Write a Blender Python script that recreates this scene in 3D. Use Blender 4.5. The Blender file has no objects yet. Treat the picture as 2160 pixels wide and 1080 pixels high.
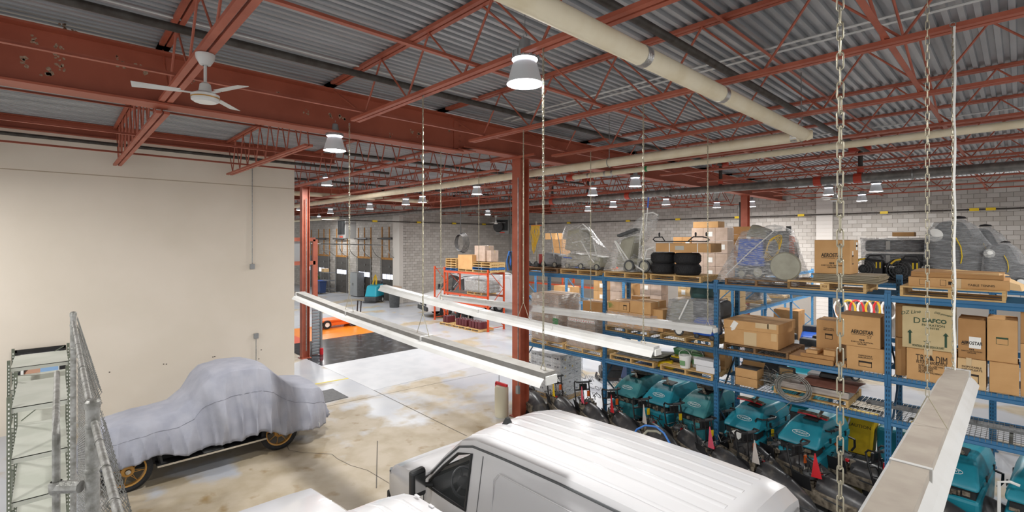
import bpy, bmesh, math, random
from mathutils import Vector, Matrix, noise
rnd = random.Random(7)
C = bpy.context.scene.collection
PI = math.pi
# ------------------------------------------------------------------ camera, world, exposure
F, HZ, H = 1020.0, 506.0, 4.6
A = math.radians(43.56); SA, CA = math.sin(A), math.cos(A)
cam = bpy.data.cameras.new('camera'); cam.sensor_width = 36; cam.lens = 36 * F / 2160
cam.shift_y = -(540 - HZ) / 2160; cam.clip_end = 200; cam.clip_start = .05
camo = bpy.data.objects.new('camera', cam); C.objects.link(camo)
camo.location = (0, 0, H); camo.rotation_euler = (PI / 2, 0, PI / 2 - A)
sc = bpy.context.scene; sc.camera = camo
sc.view_settings.view_transform = 'Standard'; sc.view_settings.look = 'None'
sc.view_settings.gamma = 1; sc.view_settings.use_curve_mapping = False
sc.view_settings.exposure = 0.42
w = bpy.data.worlds.new('world'); sc.world = w; w.use_nodes = True
w.node_tree.nodes['Background'].inputs[0].default_value = (1, .985, .96, 1)
w.node_tree.nodes['Background'].inputs[1].default_value = 0.75
LAMP_W = 150.0

def W(px, py, Z=0.0):
    "point at height Z seen at a pixel"
    zc = F * (H - Z) / (py - HZ); xc = (px - 1080) / F * zc
    return Vector((-zc * CA + xc * SA, zc * SA + xc * CA, Z))
def onY(px, Y, py=None):
    r = (px - 1080) / F; X = Y * (r * SA - CA) / (SA + r * CA)
    if py is None: return X
    zc = -X * CA + Y * SA
    return Vector((X, Y, H - (py - HZ) / F * zc))
def onX(px, X, py=None):
    r = (px - 1080) / F; Y = -X * (SA + r * CA) / (CA - r * SA)
    if py is None: return Y
    zc = -X * CA + Y * SA
    return Vector((X, Y, H - (py - HZ) / F * zc))

# ------------------------------------------------------------------ materials
def L(h):
    v = [int(h[i:i+2], 16) / 255 for i in (0, 2, 4)]
    return tuple(c / 12.92 if c <= .04045 else ((c + .055) / 1.055) ** 2.4 for c in v) + (1,)
MATS = {}
def M(name, col, rough=.5, metal=0., col2=None, scale=4, amount=.5, bump=0, bscale=60, coat=0, alpha=1, emit=0, stretch=None, world=False, detail=4):
    if name in MATS: return MATS[name]
    m = bpy.data.materials.new(name); m.use_nodes = True; nt = m.node_tree; b = nt.nodes['Principled BSDF']
    b.inputs['Base Color'].default_value = L(col); b.inputs['Roughness'].default_value = rough; b.inputs['Metallic'].default_value = metal
    b.inputs['Coat Weight'].default_value = coat; b.inputs['Alpha'].default_value = alpha
    def node(t, **k):
        n = nt.nodes.new(t)
        for a, v in k.items(): setattr(n, a, v)
        return n
    if col2 or bump:
        if world: co = node('ShaderNodeNewGeometry').outputs['Position']
        else: co = node('ShaderNodeTexCoord').outputs['Object']
        if stretch:
            mp = node('ShaderNodeMapping'); mp.inputs['Scale'].default_value = stretch
            nt.links.new(co, mp.inputs[0]); co = mp.outputs[0]
    if col2:
        n = node('ShaderNodeTexNoise'); n.inputs['Scale'].default_value = scale; n.inputs['Detail'].default_value = detail
        nt.links.new(co, n.inputs['Vector'])
        r = node('ShaderNodeValToRGB'); r.color_ramp.elements[0].position = max(0, amount - .13); r.color_ramp.elements[1].position = min(1, amount + .13)
        r.color_ramp.elements[0].color = L(col2); r.color_ramp.elements[1].color = L(col)
        nt.links.new(n.outputs['Fac'], r.inputs[0]); nt.links.new(r.outputs[0], b.inputs['Base Color'])
    if bump:
        n2 = node('ShaderNodeTexNoise'); n2.inputs['Scale'].default_value = bscale; n2.inputs['Detail'].default_value = 3
        nt.links.new(co, n2.inputs['Vector'])
        bp = node('ShaderNodeBump'); bp.inputs['Strength'].default_value = bump; bp.inputs['Distance'].default_value = .02
        nt.links.new(n2.outputs['Fac'], bp.inputs['Height']); nt.links.new(bp.outputs[0], b.inputs['Normal'])
    if emit:
        b.inputs['Emission Color'].default_value = L(col); b.inputs['Emission Strength'].default_value = emit
    MATS[name] = m
    return m
red = M('red_oxide_steel', 'aa5c46', .5, 0, '994c36', 2.5, .45, .08, 30)
redg = M('red_girder_paint', 'a2543d', .5, 0, '914630', 1.2, .45, .05, 20)
pale = M('scraped_paint', 'b09a84', .8, 0, '8a6a55', 40, .5)
deckm = M('galvanised_deck', 'b7b9bb', .42, .4, '9fa2a5', 3, .5, stretch=(1, .15, 1))
beige = M('beige_wall_paint', 'e6dccd', .75, 0, 'e0d6c6', .6, .5, .04, 35)
blockm = None
concrete = None
white_pipe = M('white_pipe_jacket', 'e6dcc2', .55, 0, 'dccfb0', 3, .45, .15, 12)
steel = M('zinc_steel', 'aaabaa', .38, .8, '8d8e8c', 14, .5)
chainm = M('chain_steel', 'b7b19c', .35, .8)
darkpipe = M('black_iron_pipe', '4b4743', .55, .3, '3b342f', 8, .5)
greypipe = M('grey_pipe', '86837e', .45, .4, '6d6a66', 5, .5)
couple = M('orange_coupling', 'b8402a', .45)
whitep = M('white_enamel', 'cbcbc9', .35, 0, 'c2c1bd', 3, .4)
dusty = M('dusty_grey_enamel', '8f8d89', .6, 0, '84817c', 6, .5)
wht = M('white_plastic', 'e8e8e4', .45)
blk = M('black_plastic', '1d1d1f', .42, 0, '29292a', 7, .5)
blkr = M('black_rubber', '17171a', .75, 0, '222224', 18, .5, .2, 60)
cardm = M('cardboard', 'c99d69', .8, 0, 'bf935f', 3, .45, .05, 40)
cardd = M('cardboard_darker', 'b08453', .8, 0, 'a57a4a', 3, .45, .05, 40)
cardl = M('cardboard_light', 'd4b384', .8, 0, 'caa876', 3, .45, .05, 40)
cardg = M('cardboard_olive', 'c6b388', .8, 0, 'bca87d', 3, .45, .05, 40)
cardw = M('cardboard_wrapped', 'c4ad9d', .45, 0, 'b49d8b', 5, .5, .2, 14)
tapem = M('packing_tape', 'cdb48c', .25)
ink = M('black_print', '2b2118', .7)
greeni = M('green_print', '2c4a35', .7)
paper = M('paper_label', 'ecebe6', .7)
woodm = M('pallet_wood', 'd3b27c', .75, 0, 'bd9860', 5, .5, .1, 30, stretch=(1, 6, 6))
woodd = M('old_pallet_wood', '8f6f4c', .8, 0, '6f5338', 5, .5, .1, 30, stretch=(1, 6, 6))
timber = M('door_timber', 'b98544', .7, 0, 'a87436', 6, .5)
bluem = M('rack_blue', '2f6c96', .42, 0, '28608a', 3, .45)
bluel = M('rack_light_blue', '4a8fc0', .45, 0, '427fae', 3, .45)
orm = M('rack_orange', 'cf4f22', .45, 0, 'bd4419', 4, .45)
wire = M('deck_wire', '8b8c86', .4, .7)
teal = M('teal_plastic', '23899c', .38, 0, '1b778a', 2.2, .45)
teald = M('dusty_teal_plastic', '3d8488', .55, 0, '24707c', 3.5, .5)
tealb = M('bright_teal_plastic', '2aa2b8', .35)
darkgap = M('dark_recess', '1f2426', .7)
grime = M('grimy_metal', '8c8272', .6, .2, '4a4238', 12, .45, .3, 30)
redp = M('red_plastic', 'd02a33', .45)
pinkp = M('faded_pink_plastic', 'dd5a70', .5)
yelp = M('yellow_plastic', 'e2c018', .5)
orp = M('orange_plastic', 'e0631c', .5)
flagw = M('grey_white_vinyl', 'cfc8c2', .6)
carblue = M('blue_plastic', '2458b8', .4)
dkgrey = M('dark_grey_plastic', '4a4c4e', .5, 0, '3e4042', 8, .5)
midgrey = M('mid_grey_plastic', '86888a', .5, 0, '7a7c7e', 6, .5)
puttyg = M('putty_grey_plastic', 'a3a191', .5, 0, '949282', 5, .5)
vanw = M('white_car_paint', 'd6d6d8', .22, 0, coat=.6)
glassm = M('dark_glass', '2a3236', .06, 0, coat=.5, alpha=.35)
rubberg = M('grey_rubber_seal', '55585a', .6)
interior = M('van_interior', '2a2b2d', .6)
interl = M('van_interior_grey', '8d8a86', .6)
covm = M('car_cover_fabric', 'a9abb6', .7, 0, '9c9fac', 3, .5, .12, 45)
goldm = M('gold_painted_metal', 'b98a45', .4, .3)
chrome = M('chrome', 'd8d8d8', .12, 1)
shelfm = M('sage_steel_shelf', 'bcbeb4', .5, 0, 'b0b3a8', 3, .5)
shelfp = M('dark_sage_post', '6f7566', .5, 0, '5f6557', 6, .5)
galv = M('galvanised_fence', 'a9a9a6', .5, .5, '85857f', 20, .5, .2, 60)
doorm = M('dark_brown_door', '4c4844', .5, 0, '46423e', 3, .5)
lit = M('daylit_pane', 'e4e9ff', .3, emit=1.6)
lens = M('lamp_lens', 'fbfbff', .3, emit=14)
lensr = M('lamp_ring', 'f4f4ff', .3, emit=4)
lampg = M('lamp_grey', '9a9c9d', .45, .4)
lampr = M('lamp_frosted_reflector', 'b9bbbd', .4, emit=.12)
matgrey = M('grey_mat', '7d7f80', .8, 0, '6b6d6d', 15, .5)
floorw = M('white_floor_paint', 'c9cbcf', .3, 0, 'bec1c6', 2, .45)
floork = M('black_marbled_floor', '24262a', .16, 0, '55585e', 3.0, .38, detail=9)
flooro = M('orange_floor_paint', 'e8861e', .3, 0, 'df7c18', 2, .4)
floorr = M('red_floor_paint', 'd8502a', .3)
yline = M('yellow_line_paint', 'd9c832', .5)
crackm = M('dark_joint', '6a645c', .9)
copperw = M('mixed_wire_grey', '9a9a95', .5, .4, '77766f', 30, .5)
yhose = M('yellow_cord', 'd7b02c', .5)
bluehose = M('blue_hose', '3f7fd0', .5)
leafm = M('plant_leaf', '3f6b35', .6)

def film_mat(name, a_lo=.15, a_hi=.72, tint='d8d8d6', sc_=7):
    m = bpy.data.materials.new(name); m.use_nodes = True; nt = m.node_tree; b = nt.nodes['Principled BSDF']
    b.inputs['Base Color'].default_value = L(tint); b.inputs['Roughness'].default_value = .22; b.inputs['Specular IOR Level'].default_value = .7
    tc = nt.nodes.new('ShaderNodeTexCoord'); mp = nt.nodes.new('ShaderNodeMapping'); mp.inputs['Scale'].default_value = (1.3, 1.3, 8); mp.inputs['Rotation'].default_value = (.5, .3, 0)
    n = nt.nodes.new('ShaderNodeTexNoise'); n.inputs['Scale'].default_value = sc_; n.inputs['Detail'].default_value = 6; n.inputs['Distortion'].default_value = .35
    r = nt.nodes.new('ShaderNodeMapRange'); r.inputs['From Min'].default_value = .4; r.inputs['From Max'].default_value = .78; r.inputs['To Min'].default_value = a_lo; r.inputs['To Max'].default_value = a_hi
    bp = nt.nodes.new('ShaderNodeBump'); bp.inputs['Strength'].default_value = .45; bp.inputs['Distance'].default_value = .03
    for s, d in ((tc.outputs['Object'], mp.inputs[0]), (mp.outputs[0], n.inputs['Vector']), (n.outputs['Fac'], r.inputs['Value']), (r.outputs[0], b.inputs['Alpha']), (n.outputs['Fac'], bp.inputs['Height']), (bp.outputs[0], b.inputs['Normal'])):
        nt.links.new(s, d)
    return m
film = film_mat('clear_stretch_film')
filmd = film_mat('smoky_stretch_film', .3, .8, 'a8aaac', 5)

def floor_mat():
    m = bpy.data.materials.new('worn_painted_concrete'); m.use_nodes = True; nt = m.node_tree; b = nt.nodes['Principled BSDF']
    N = nt.nodes.new; lk = nt.links.new
    tc = N('ShaderNodeTexCoord')
    def noise_(s, d=6, off=0):
        mp = N('ShaderNodeMapping'); mp.inputs['Location'].default_value = (off, off * .7, 0); lk(tc.outputs['Object'], mp.inputs[0])
        n = N('ShaderNodeTexNoise'); n.inputs['Scale'].default_value = s; n.inputs['Detail'].default_value = d; lk(mp.outputs[0], n.inputs['Vector']); return n.outputs['Fac']
    def ramp(v, a, c):
        r = N('ShaderNodeMapRange'); r.inputs['From Min'].default_value = a; r.inputs['From Max'].default_value = c; lk(v, r.inputs['Value']); return r.outputs[0]
    def mix(f, c1, c2):
        x = N('ShaderNodeMix'); x.data_type = 'RGBA'
        lk(f, x.inputs[0])
        for i, c in ((6, c1), (7, c2)):
            if isinstance(c, tuple): x.inputs[i].default_value = c
            else: lk(c, x.inputs[i])
        return x.outputs[2]
    def math_(op, a, c):
        x = N('ShaderNodeMath'); x.operation = op
        for i, v in enumerate((a, c)):
            if isinstance(v, (int, float)): x.inputs[i].default_value = v
            else: lk(v, x.inputs[i])
        return x.outputs[0]
    # worn bay where the paint has gone: an irregular patch between the covered car and the vans
    sub = N('ShaderNodeVectorMath'); sub.operation = 'DISTANCE'; lk(tc.outputs['Object'], sub.inputs[0]); sub.inputs[1].default_value = (-8.6, 4.4, 0)
    near = ramp(sub.outputs['Value'], 6.0, 1.5)
    v = math_('ADD', noise_(.5, 7), math_('MULTIPLY', near, .22))
    wear = ramp(v, .53, .6)
    base = mix(ramp(noise_(.8, 5, 9), .35, .65), L('aeb2ba'), L('bcbec1'))
    bare = mix(ramp(noise_(1.6, 8, 4), .4, .62), L('b6aa96'), L('a4967d'))
    col = mix(wear, base, bare)
    spot = math_('MULTIPLY', ramp(noise_(2.3, 9, 21), .6, .74), wear)
    col = mix(spot, col, L('8f7852'))
    lk(col, b.inputs['Base Color'])
    ro = N('ShaderNodeMapRange'); ro.inputs['To Min'].default_value = .3; ro.inputs['To Max'].default_value = .55; lk(wear, ro.inputs['Value']); lk(ro.outputs[0], b.inputs['Roughness'])
    return m
concrete = floor_mat()

def block_mat():
    m = bpy.data.materials.new('painted_block'); m.use_nodes = True; nt = m.node_tree; b = nt.nodes['Principled BSDF']
    at = nt.nodes.new('ShaderNodeAttribute'); at.attribute_name = 'tint'
    r = nt.nodes.new('ShaderNodeValToRGB'); r.color_ramp.elements[0].color = L('aea8a1'); r.color_ramp.elements[1].color = L('c3beb8')
    nt.links.new(at.outputs['Fac'], r.inputs[0]); nt.links.new(r.outputs[0], b.inputs['Base Color']); b.inputs['Roughness'].default_value = .8
    return m
blockm = block_mat()
mortar = M('mortar', '9b958e', .9)

# ------------------------------------------------------------------ mesh helpers
class MB:
    def __init__(s): s.v = []; s.f = []; s.mi = []; s.m = 0; s.T = Matrix()
    def mat(s, i): s.m = i; return s
    def tr(s, T): s.T = T; return s
    def add(s, vs, fs):
        k = len(s.v); s.v += [tuple(s.T @ Vector(p)) for p in vs]
        for f in fs: s.f.append([i + k for i in f]); s.mi.append(s.m)
        return s
    def box(s, c, d, R=None):
        x, y, z = d[0] / 2, d[1] / 2, d[2] / 2
        vs = [Vector(p) for p in ((-x,-y,-z),(x,-y,-z),(x,y,-z),(-x,y,-z),(-x,-y,z),(x,-y,z),(x,y,z),(-x,y,z))]
        if R is not None: vs = [R @ p for p in vs]
        return s.add([p + Vector(c) for p in vs], [(3,2,1,0),(4,5,6,7),(0,1,5,4),(1,2,6,5),(2,3,7,6),(3,0,4,7)])
    def bx(s, a, b):
        return s.box([(a[i] + b[i]) / 2 for i in range(3)], [abs(b[i] - a[i]) for i in range(3)])
    def hexa(s, q): return s.add(q, [(3,2,1,0),(4,5,6,7),(0,1,5,4),(1,2,6,5),(2,3,7,6),(3,0,4,7)])
    def cyl(s, p0, p1, r, n=10, r2=None, caps=True):
        p0, p1 = Vector(p0), Vector(p1); d = (p1 - p0).normalized(); r2 = r if r2 is None else r2
        u = d.orthogonal().normalized(); v = d.cross(u); vs = []
        for p, q in ((p0, r), (p1, r2)):
            vs += [p + (u * math.cos(t) + v * math.sin(t)) * q for t in (2 * PI * i / n for i in range(n))]
        fs = [(i, (i + 1) % n, n + (i + 1) % n, n + i) for i in range(n)]
        if caps: fs += [tuple(range(n))[::-1], tuple(range(n, 2 * n))]
        return s.add(vs, fs)
    def tube(s, pts, r, n=8, closed=False):
        pts = [Vector(p) for p in pts]; m = len(pts); vs = []; up = None
        for i, p in enumerate(pts):
            a = pts[(i - 1) % m] if (closed or i) else p; b = pts[(i + 1) % m] if (closed or i < m - 1) else p
            d = (b - a)
            d = d.normalized() if d.length > 1e-9 else Vector((0, 0, 1))
            if up is None: up = d.orthogonal().normalized()
            up = (up - d * up.dot(d))
            up = up.normalized() if up.length > 1e-6 else d.orthogonal().normalized()
            v = d.cross(up); rr = r[i] if isinstance(r, (list, tuple)) else r
            vs += [p + (up * math.cos(t) + v * math.sin(t)) * rr for t in (2 * PI * k / n for k in range(n))]
        fs = []
        for i in range(m if closed else m - 1):
            j = (i + 1) % m
            fs += [(i * n + k, i * n + (k + 1) % n, j * n + (k + 1) % n, j * n + k) for k in range(n)]
        if not closed: fs += [tuple(range(n))[::-1], tuple(range((m - 1) * n, m * n))]
        return s.add(vs, fs)
    def lathe(s, prof, n=16, o=(0, 0, 0), R=None, caps=False):
        vs = []; m = len(prof); o = Vector(o)
        for r, z in prof:
            for k in range(n):
                t = 2 * PI * k / n; p = Vector((r * math.cos(t), r * math.sin(t), z))
                vs.append(o + (R @ p if R is not None else p))
        fs = [(i * n + k, i * n + (k + 1) % n, (i + 1) * n + (k + 1) % n, (i + 1) * n + k) for i in range(m - 1) for k in range(n)]
        if caps and prof[0][0] > 1e-5: fs.append(tuple(range(n))[::-1])
        if caps and prof[-1][0] > 1e-5: fs.append(tuple(range((m - 1) * n, m * n)))
        return s.add(vs, fs)
    def prism(s, poly, d0, d1, axis=0):
        "polygon of 2D points swept along an axis"
        def mk(p, d): return [(d, p[0], p[1]), (p[0], d, p[1]), (p[0], p[1], d)][axis]
        n = len(poly)
        return s.add([mk(p, d0) for p in poly] + [mk(p, d1) for p in poly], [tuple(range(n))[::-1], tuple(range(n, 2 * n))] + [(i, (i + 1) % n, n + (i + 1) % n, n + i) for i in range(n)])
    def loft(s, rings, closed=True, caps=True):
        n = len(rings[0]); vs = [p for r in rings for p in r]; fs = []
        for i in range(len(rings) - 1):
            for k in range(n if closed else n - 1):
                fs.append((i * n + k, i * n + (k + 1) % n, (i + 1) * n + (k + 1) % n, (i + 1) * n + k))
        if caps and closed: fs += [tuple(range(n))[::-1], tuple(range((len(rings) - 1) * n, len(rings) * n))]
        return s.add(vs, fs)
    def mesh(s, name, mats, smooth=False):
        me = bpy.data.meshes.new(name); me.from_pydata(s.v, [], s.f)
        for m in (mats if isinstance(mats, (list, tuple)) else [mats]): me.materials.append(m)
        me.polygons.foreach_set('material_index', s.mi)
        bm = bmesh.new(); bm.from_mesh(me); bmesh.ops.recalc_face_normals(bm, faces=bm.faces); bm.to_mesh(me); bm.free()
        if smooth: me.polygons.foreach_set('use_smooth', [True] * len(me.polygons))
        return me
    def build(s, name, mats, parent=None, smooth=False, bevel=0, sub=0, loc=None, rot=None, ang=.6):
        o = put(name, s.mesh(name, mats, smooth), parent, loc, rot)
        finish(o, bevel, sub, smooth, ang)
        return o
def finish(o, bevel=0, sub=0, smooth=False, ang=.6):
    if bevel:
        b = o.modifiers.new('bevel', 'BEVEL'); b.width = bevel; b.segments = 2; b.limit_method = 'ANGLE'; b.angle_limit = .5
    if sub:
        b = o.modifiers.new('sub', 'SUBSURF'); b.levels = b.render_levels = sub
    if smooth and not sub:
        try: o.data.set_sharp_from_angle(angle=ang)
        except Exception: pass
def put(name, me, parent=None, loc=None, rot=None):
    o = bpy.data.objects.new(name, me); C.objects.link(o)
    if parent: o.parent = parent
    if loc is not None: o.location = loc
    if rot is not None: o.rotation_euler = rot
    return o
def tag(o, label, cat=None, group=None, kind=None):
    if label: o['label'] = label
    if cat: o['category'] = cat
    if group: o['group'] = group
    if kind: o['kind'] = kind
    return o
def thing(name, label, cat, loc=(0, 0, 0), rz=0, group=None, kind=None):
    o = put(name, None, None, loc, (0, 0, rz)); o.empty_display_size = .1
    return tag(o, label, cat, group, kind)
def copy_tree(o, parent=None):
    c = o.copy(); C.objects.link(c); c.parent = parent
    for ch in o.children: copy_tree(ch, c)
    return c
def struct(o, label, cat='structure'): return tag(o, label, cat, None, 'structure')
FONT = {}
def lettering(txt, size, mat, parent, loc, rot, name='lettering', depth=.0015, width=None, ax='CENTER', shear=0, bold=0):
    key = (txt, round(size, 4), mat.name, shear, bold, width)
    if key not in FONT:
        cu = bpy.data.curves.new('t', 'FONT'); cu.body = txt; cu.size = size; cu.align_x = ax; cu.align_y = 'CENTER'; cu.extrude = depth; cu.shear = shear; cu.offset = bold; cu.resolution_u = 3
        o = bpy.data.objects.new('t', cu); C.objects.link(o); bpy.context.view_layer.update()
        me = bpy.data.meshes.new_from_object(o.evaluated_get(bpy.context.evaluated_depsgraph_get()))
        bpy.data.objects.remove(o); bpy.data.curves.remove(cu)
        if width:
            xs = [v.co.x for v in me.vertices]; k = width / max(1e-6, max(xs) - min(xs))
            for v in me.vertices: v.co.x *= k
        me.materials.clear(); me.materials.append(mat); me.name = 'lettering'; FONT[key] = me
    return put(name, FONT[key], parent, loc, rot)
def Rz(a): return Matrix.Rotation(a, 3, 'Z')
def arc(c, r, a0, a1, n, plane='xz'):
    out = []
    for i in range(n + 1):
        t = a0 + (a1 - a0) * i / n; u, v = r * math.cos(t), r * math.sin(t)
        out.append(Vector(c) + Vector({'xz': (u, 0, v), 'yz': (0, u, v), 'xy': (u, v, 0)}[plane]))
    return out

# ------------------------------------------------------------------ the building shell
XW, YW = -16.4, 5.75          # beige wall plane and its free end
XE, YB, YD = -31.0, 29.0, 18.5  # end wall, back wall, wall of overhead doors
DECK = 7.56
fl = MB().bx((-62, -8, -.2), (10, 32, 0)).build('floor', concrete)
struct(fl, 'worn grey painted concrete floor with bare tan patches', 'floor')
def floor_patch(name, px, z, m, Z=0):
    q = [W(*p) for p in px]
    return MB().add([(p.x, p.y, z) for p in q] + [(p.x, p.y, z - .004) for p in q], [(0,1,2,3),(7,6,5,4),(0,4,5,1),(1,5,6,2),(2,6,7,3),(3,7,4,0)]).build(name, m, fl)
wp = [W(683, 771), W(940, 727), W(1062, 771), W(788, 823)]
a0, a1 = W(683, 771), W(788, 823)
xw0, xw1 = -18.0, -11.2
# painted bays, axis aligned in the building
p = W(788, 823); q = W(683, 771); s_ = W(1062, 771); t_ = W(655, 757)
xm = p.x
yA, yB = p.y, s_.y
MB().bx((q.x, yA, -.003), (xm, yB, .004)).build('floor_panel', floorw, fl)
MB().bx((q.x - 4.6, yA, -.003), (q.x, yB, .0045)).build('floor_panel', floork, fl)
MB().bx((q.x - 8.3, yA + 1.3, -.003), (q.x - 4.6, yB, .0045)).build('floor_panel', flooro, fl)
MB().bx((q.x - 8.3, yA, -.003), (q.x - 4.6, yA + 1.3, .0045)).build('floor_panel', floorr, fl)
def floor_line(name, pts, wd, m, z=.003):
    b = MB(); q = [W(*p) for p in pts]
    for i in range(len(q) - 1):
        d = (q[i + 1] - q[i]).normalized(); n_ = Vector((-d.y, d.x, 0)) * wd / 2
        b.add([tuple(q[i] + n_)[:2] + (z,), tuple(q[i] - n_)[:2] + (z,), tuple(q[i + 1] - n_)[:2] + (z,), tuple(q[i + 1] + n_)[:2] + (z,)], [(0, 1, 2, 3)])
    return b.build(name, m, fl)
floor_line('floor_line', [(655, 812), (780, 790)], .09, yline)
floor_line('floor_joint', [(788, 823), (985, 920)], .02, crackm)
floor_line('floor_joint', [(796, 930), (794, 1030)], .02, crackm)
floor_line('floor_joint', [(266, 1037), (275, 1080)], .02, crackm)
floor_line('floor_joint', [(620, 872), (890, 815), (1060, 780)], .012, crackm)
floor_line('floor_crack', [(604, 938), (610, 950), (640, 955), (700, 958), (712, 968), (740, 982), (775, 992), (822, 1020)], .012, crackm)
# projected light sign painted as grey letters on the pale floor behind the rack
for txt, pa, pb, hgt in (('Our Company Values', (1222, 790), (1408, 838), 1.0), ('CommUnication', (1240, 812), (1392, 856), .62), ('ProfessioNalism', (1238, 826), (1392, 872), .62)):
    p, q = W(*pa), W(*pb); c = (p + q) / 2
    lo = lettering(txt, hgt, M('grey_light_sign', '6d6f73', .6), fl, (c.x, c.y, .003), (0, 0, math.atan2(q.y - p.y, q.x - p.x)), width=(q - p).length)
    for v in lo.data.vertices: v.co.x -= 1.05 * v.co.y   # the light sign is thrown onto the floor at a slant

# ceiling deck: ribs run across the joists
def deck():
    b = MB(); pitch = .1524; x = -60.0; prof = []
    while x < 9:
        prof += [(x, DECK), (x + .062, DECK), (x + .074, DECK + .055), (x + .14, DECK + .055)]; x += pitch
    y0, y1 = -8, 31.5; n = len(prof)
    b.add([(p[0], y0, p[1]) for p in prof] + [(p[0], y1, p[1]) for p in prof], [(i, i + 1, n + i + 1, n + i) for i in range(n - 1)])
    b.bx((-60, y0, DECK + .1), (9, y1, DECK + .14))
    return b
struct(deck().build('ceiling', deckm), 'galvanised corrugated metal roof deck with narrow ribs', 'ceiling')

# walls
wl = MB()
wl.bx((XW - .3, -8, 0), (XW, YW, 7.22))
wl.bx((XW - .02, -8, 6.28), (XW + .012, YW, 7.22))
wl = struct(wl.build('wall_left', beige), 'smooth beige painted wall behind the covered car', 'wall')
MB().bx((XW - .01, -8, 6.255), (XW + .004, YW, 6.28)).build('wall_joint', M('beige_joint', 'b5a691', .8), wl)
# patches where fixings were pulled out
for px, py in ((345, 768), (351, 768), (449, 753), (453, 752), (231, 785), (551, 738), (546, 757)):
    v = onX(px, XW, py); MB().box((XW + .002, v.y, v.z), (.006, .03, .025)).build('wall_hole', M('hole_dark', '4a4038', .9), wl)

def block_wall(name, label, p0, ux, length, z1, nrm, seen=None, skip=None, keep=None):
    """mortar slab with blocks laid on it; blocks in the seen window are parts of their own, the rest is one part"""
    bw, bh, g = .4, .2, .009
    p0 = Vector(p0); ux = Vector(ux); n_ = Vector(nrm)
    b = MB(); a, e = p0 - n_ * .3, p0 + ux * length
    b.bx((a.x, a.y, 0), (e.x, e.y, z1))
    wl_ = struct(b.build(name, mortar), label, 'wall')
    metas = []
    def blockmesh(w_, tint):
        mb = MB(); d = .014
        mb.T = Matrix([list(ux) + [0], list(n_) + [0], [0, 0, 1, 0], [0, 0, 0, 1]]).transposed() if False else Matrix(((ux.x, n_.x, 0, 0), (ux.y, n_.y, 0, 0), (0, 0, 1, 0), (0, 0, 0, 1)))
        x, z, c = w_ / 2 - g / 2, bh / 2 - g / 2, .006
        mb.add([(-x, -.01, -z), (x, -.01, -z), (x, -.01, z), (-x, -.01, z), (-x + c, d, -z + c), (x - c, d, -z + c), (x - c, d, z - c), (-x + c, d, z - c)], [(4, 5, 6, 7), (0, 1, 5, 4), (1, 2, 6, 5), (2, 3, 7, 6), (3, 0, 4, 7)])
        return mb
    def tinted(me, vals):
        at = me.attributes.new('tint', 'FLOAT', 'FACE'); at.data.foreach_set('value', vals)
    proto = []
    for k in range(5):
        me = blockmesh(bw, 0).mesh('block', blockm); tinted(me, [k / 4] * len(me.polygons)); proto.append(me)
    rest = MB(); tv = []; cand = []
    rows = int(z1 / bh)
    for r in range(rows):
        z = (r + .5) * bh; x = -bw / 2 if r % 2 else 0.0
        while x < length:
            x0, x1 = max(0, x), min(length, x + bw)
            if x1 - x0 > .05 and not (skip and skip((x0 + x1) / 2, z)) and not (keep and not keep((x0 + x1) / 2, z)):
                cand.append(((x0 + x1) / 2, z, x1 - x0))
            x += bw
    one = [c for c in cand if seen and seen(c[0], c[1]) and c[2] > .39][:300]
    oneset = set((round(c[0], 3), round(c[1], 3)) for c in one)
    for cx, z, w_ in cand:
        pos = p0 + ux * cx + Vector((0, 0, z))
        if (round(cx, 3), round(z, 3)) in oneset:
            put('block', proto[rnd.randrange(5)], wl_, pos)
        else:
            mb = blockmesh(w_, 0); k = len(rest.v)
            rest.v += [tuple(Vector(v) + pos) for v in mb.v]; rest.f += [[i + k for i in f] for f in mb.f]; rest.mi += mb.mi; tv += [rnd.random()] * len(mb.f)
    if rest.f:
        me = rest.mesh('block_courses', blockm); tinted(me, tv); o = put('block_courses', me, wl_); o['kind'] = 'stuff'
    return wl_
# back wall: the window of single blocks is the strip that shows above the racks
def seen_back(x, z):
    X = XE + x; return -6.4 < X < 1.2 and 4.1 < z < 7.2
block_wall('wall_back', 'pale painted concrete block wall behind the storage racks', (XE, YB, 0), (1, 0, 0), 41, 7.4, (0, -1, 0), seen=seen_back, keep=lambda x, z: z > 1.8)
block_wall('wall_end', 'grey concrete block wall behind the orange rack', (XE, YD, 0), (0, 1, 0), YB - YD, 7.4, (1, 0, 0), keep=lambda x, z: True)
DOORS = [(-34.0, -31.8), (-38.0, -35.75), (-42.2, -40.0), (-46.3, -43.7), (-50.6, -48.0)]
def door_skip(x, z):
    X = XE - x; return z < 3.1 and any(a < X < b for a, b in DOORS)
wd_ = block_wall('wall_doors', 'block wall pierced by a row of dark overhead doors', (XE, YD, 0), (-1, 0, 0), 24, 7.4, (0, -1, 0), skip=door_skip)
MB().bx((-7.3, YB - .25, 0), (-6.6, YB, 7.4)).build('wall_pier', M('pier_paint', 'c9c4bd', .8), bpy.data.objects['wall_back'])
for i in range(36):
    MB().bx((-7.31, YB - .262, i * .2 + .006), (-6.59, YB - .24, i * .2 + .194)).build('block', M('pier_block', 'd2cdc7', .8), bpy.data.objects['wall_back'])
MB().bx((XE - .9, YD - .3, 0), (XE + .02, YD + .02, 7.4)).build('wall_pier', M('pier_paint', 'c9c4bd', .8), wd_)
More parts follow.
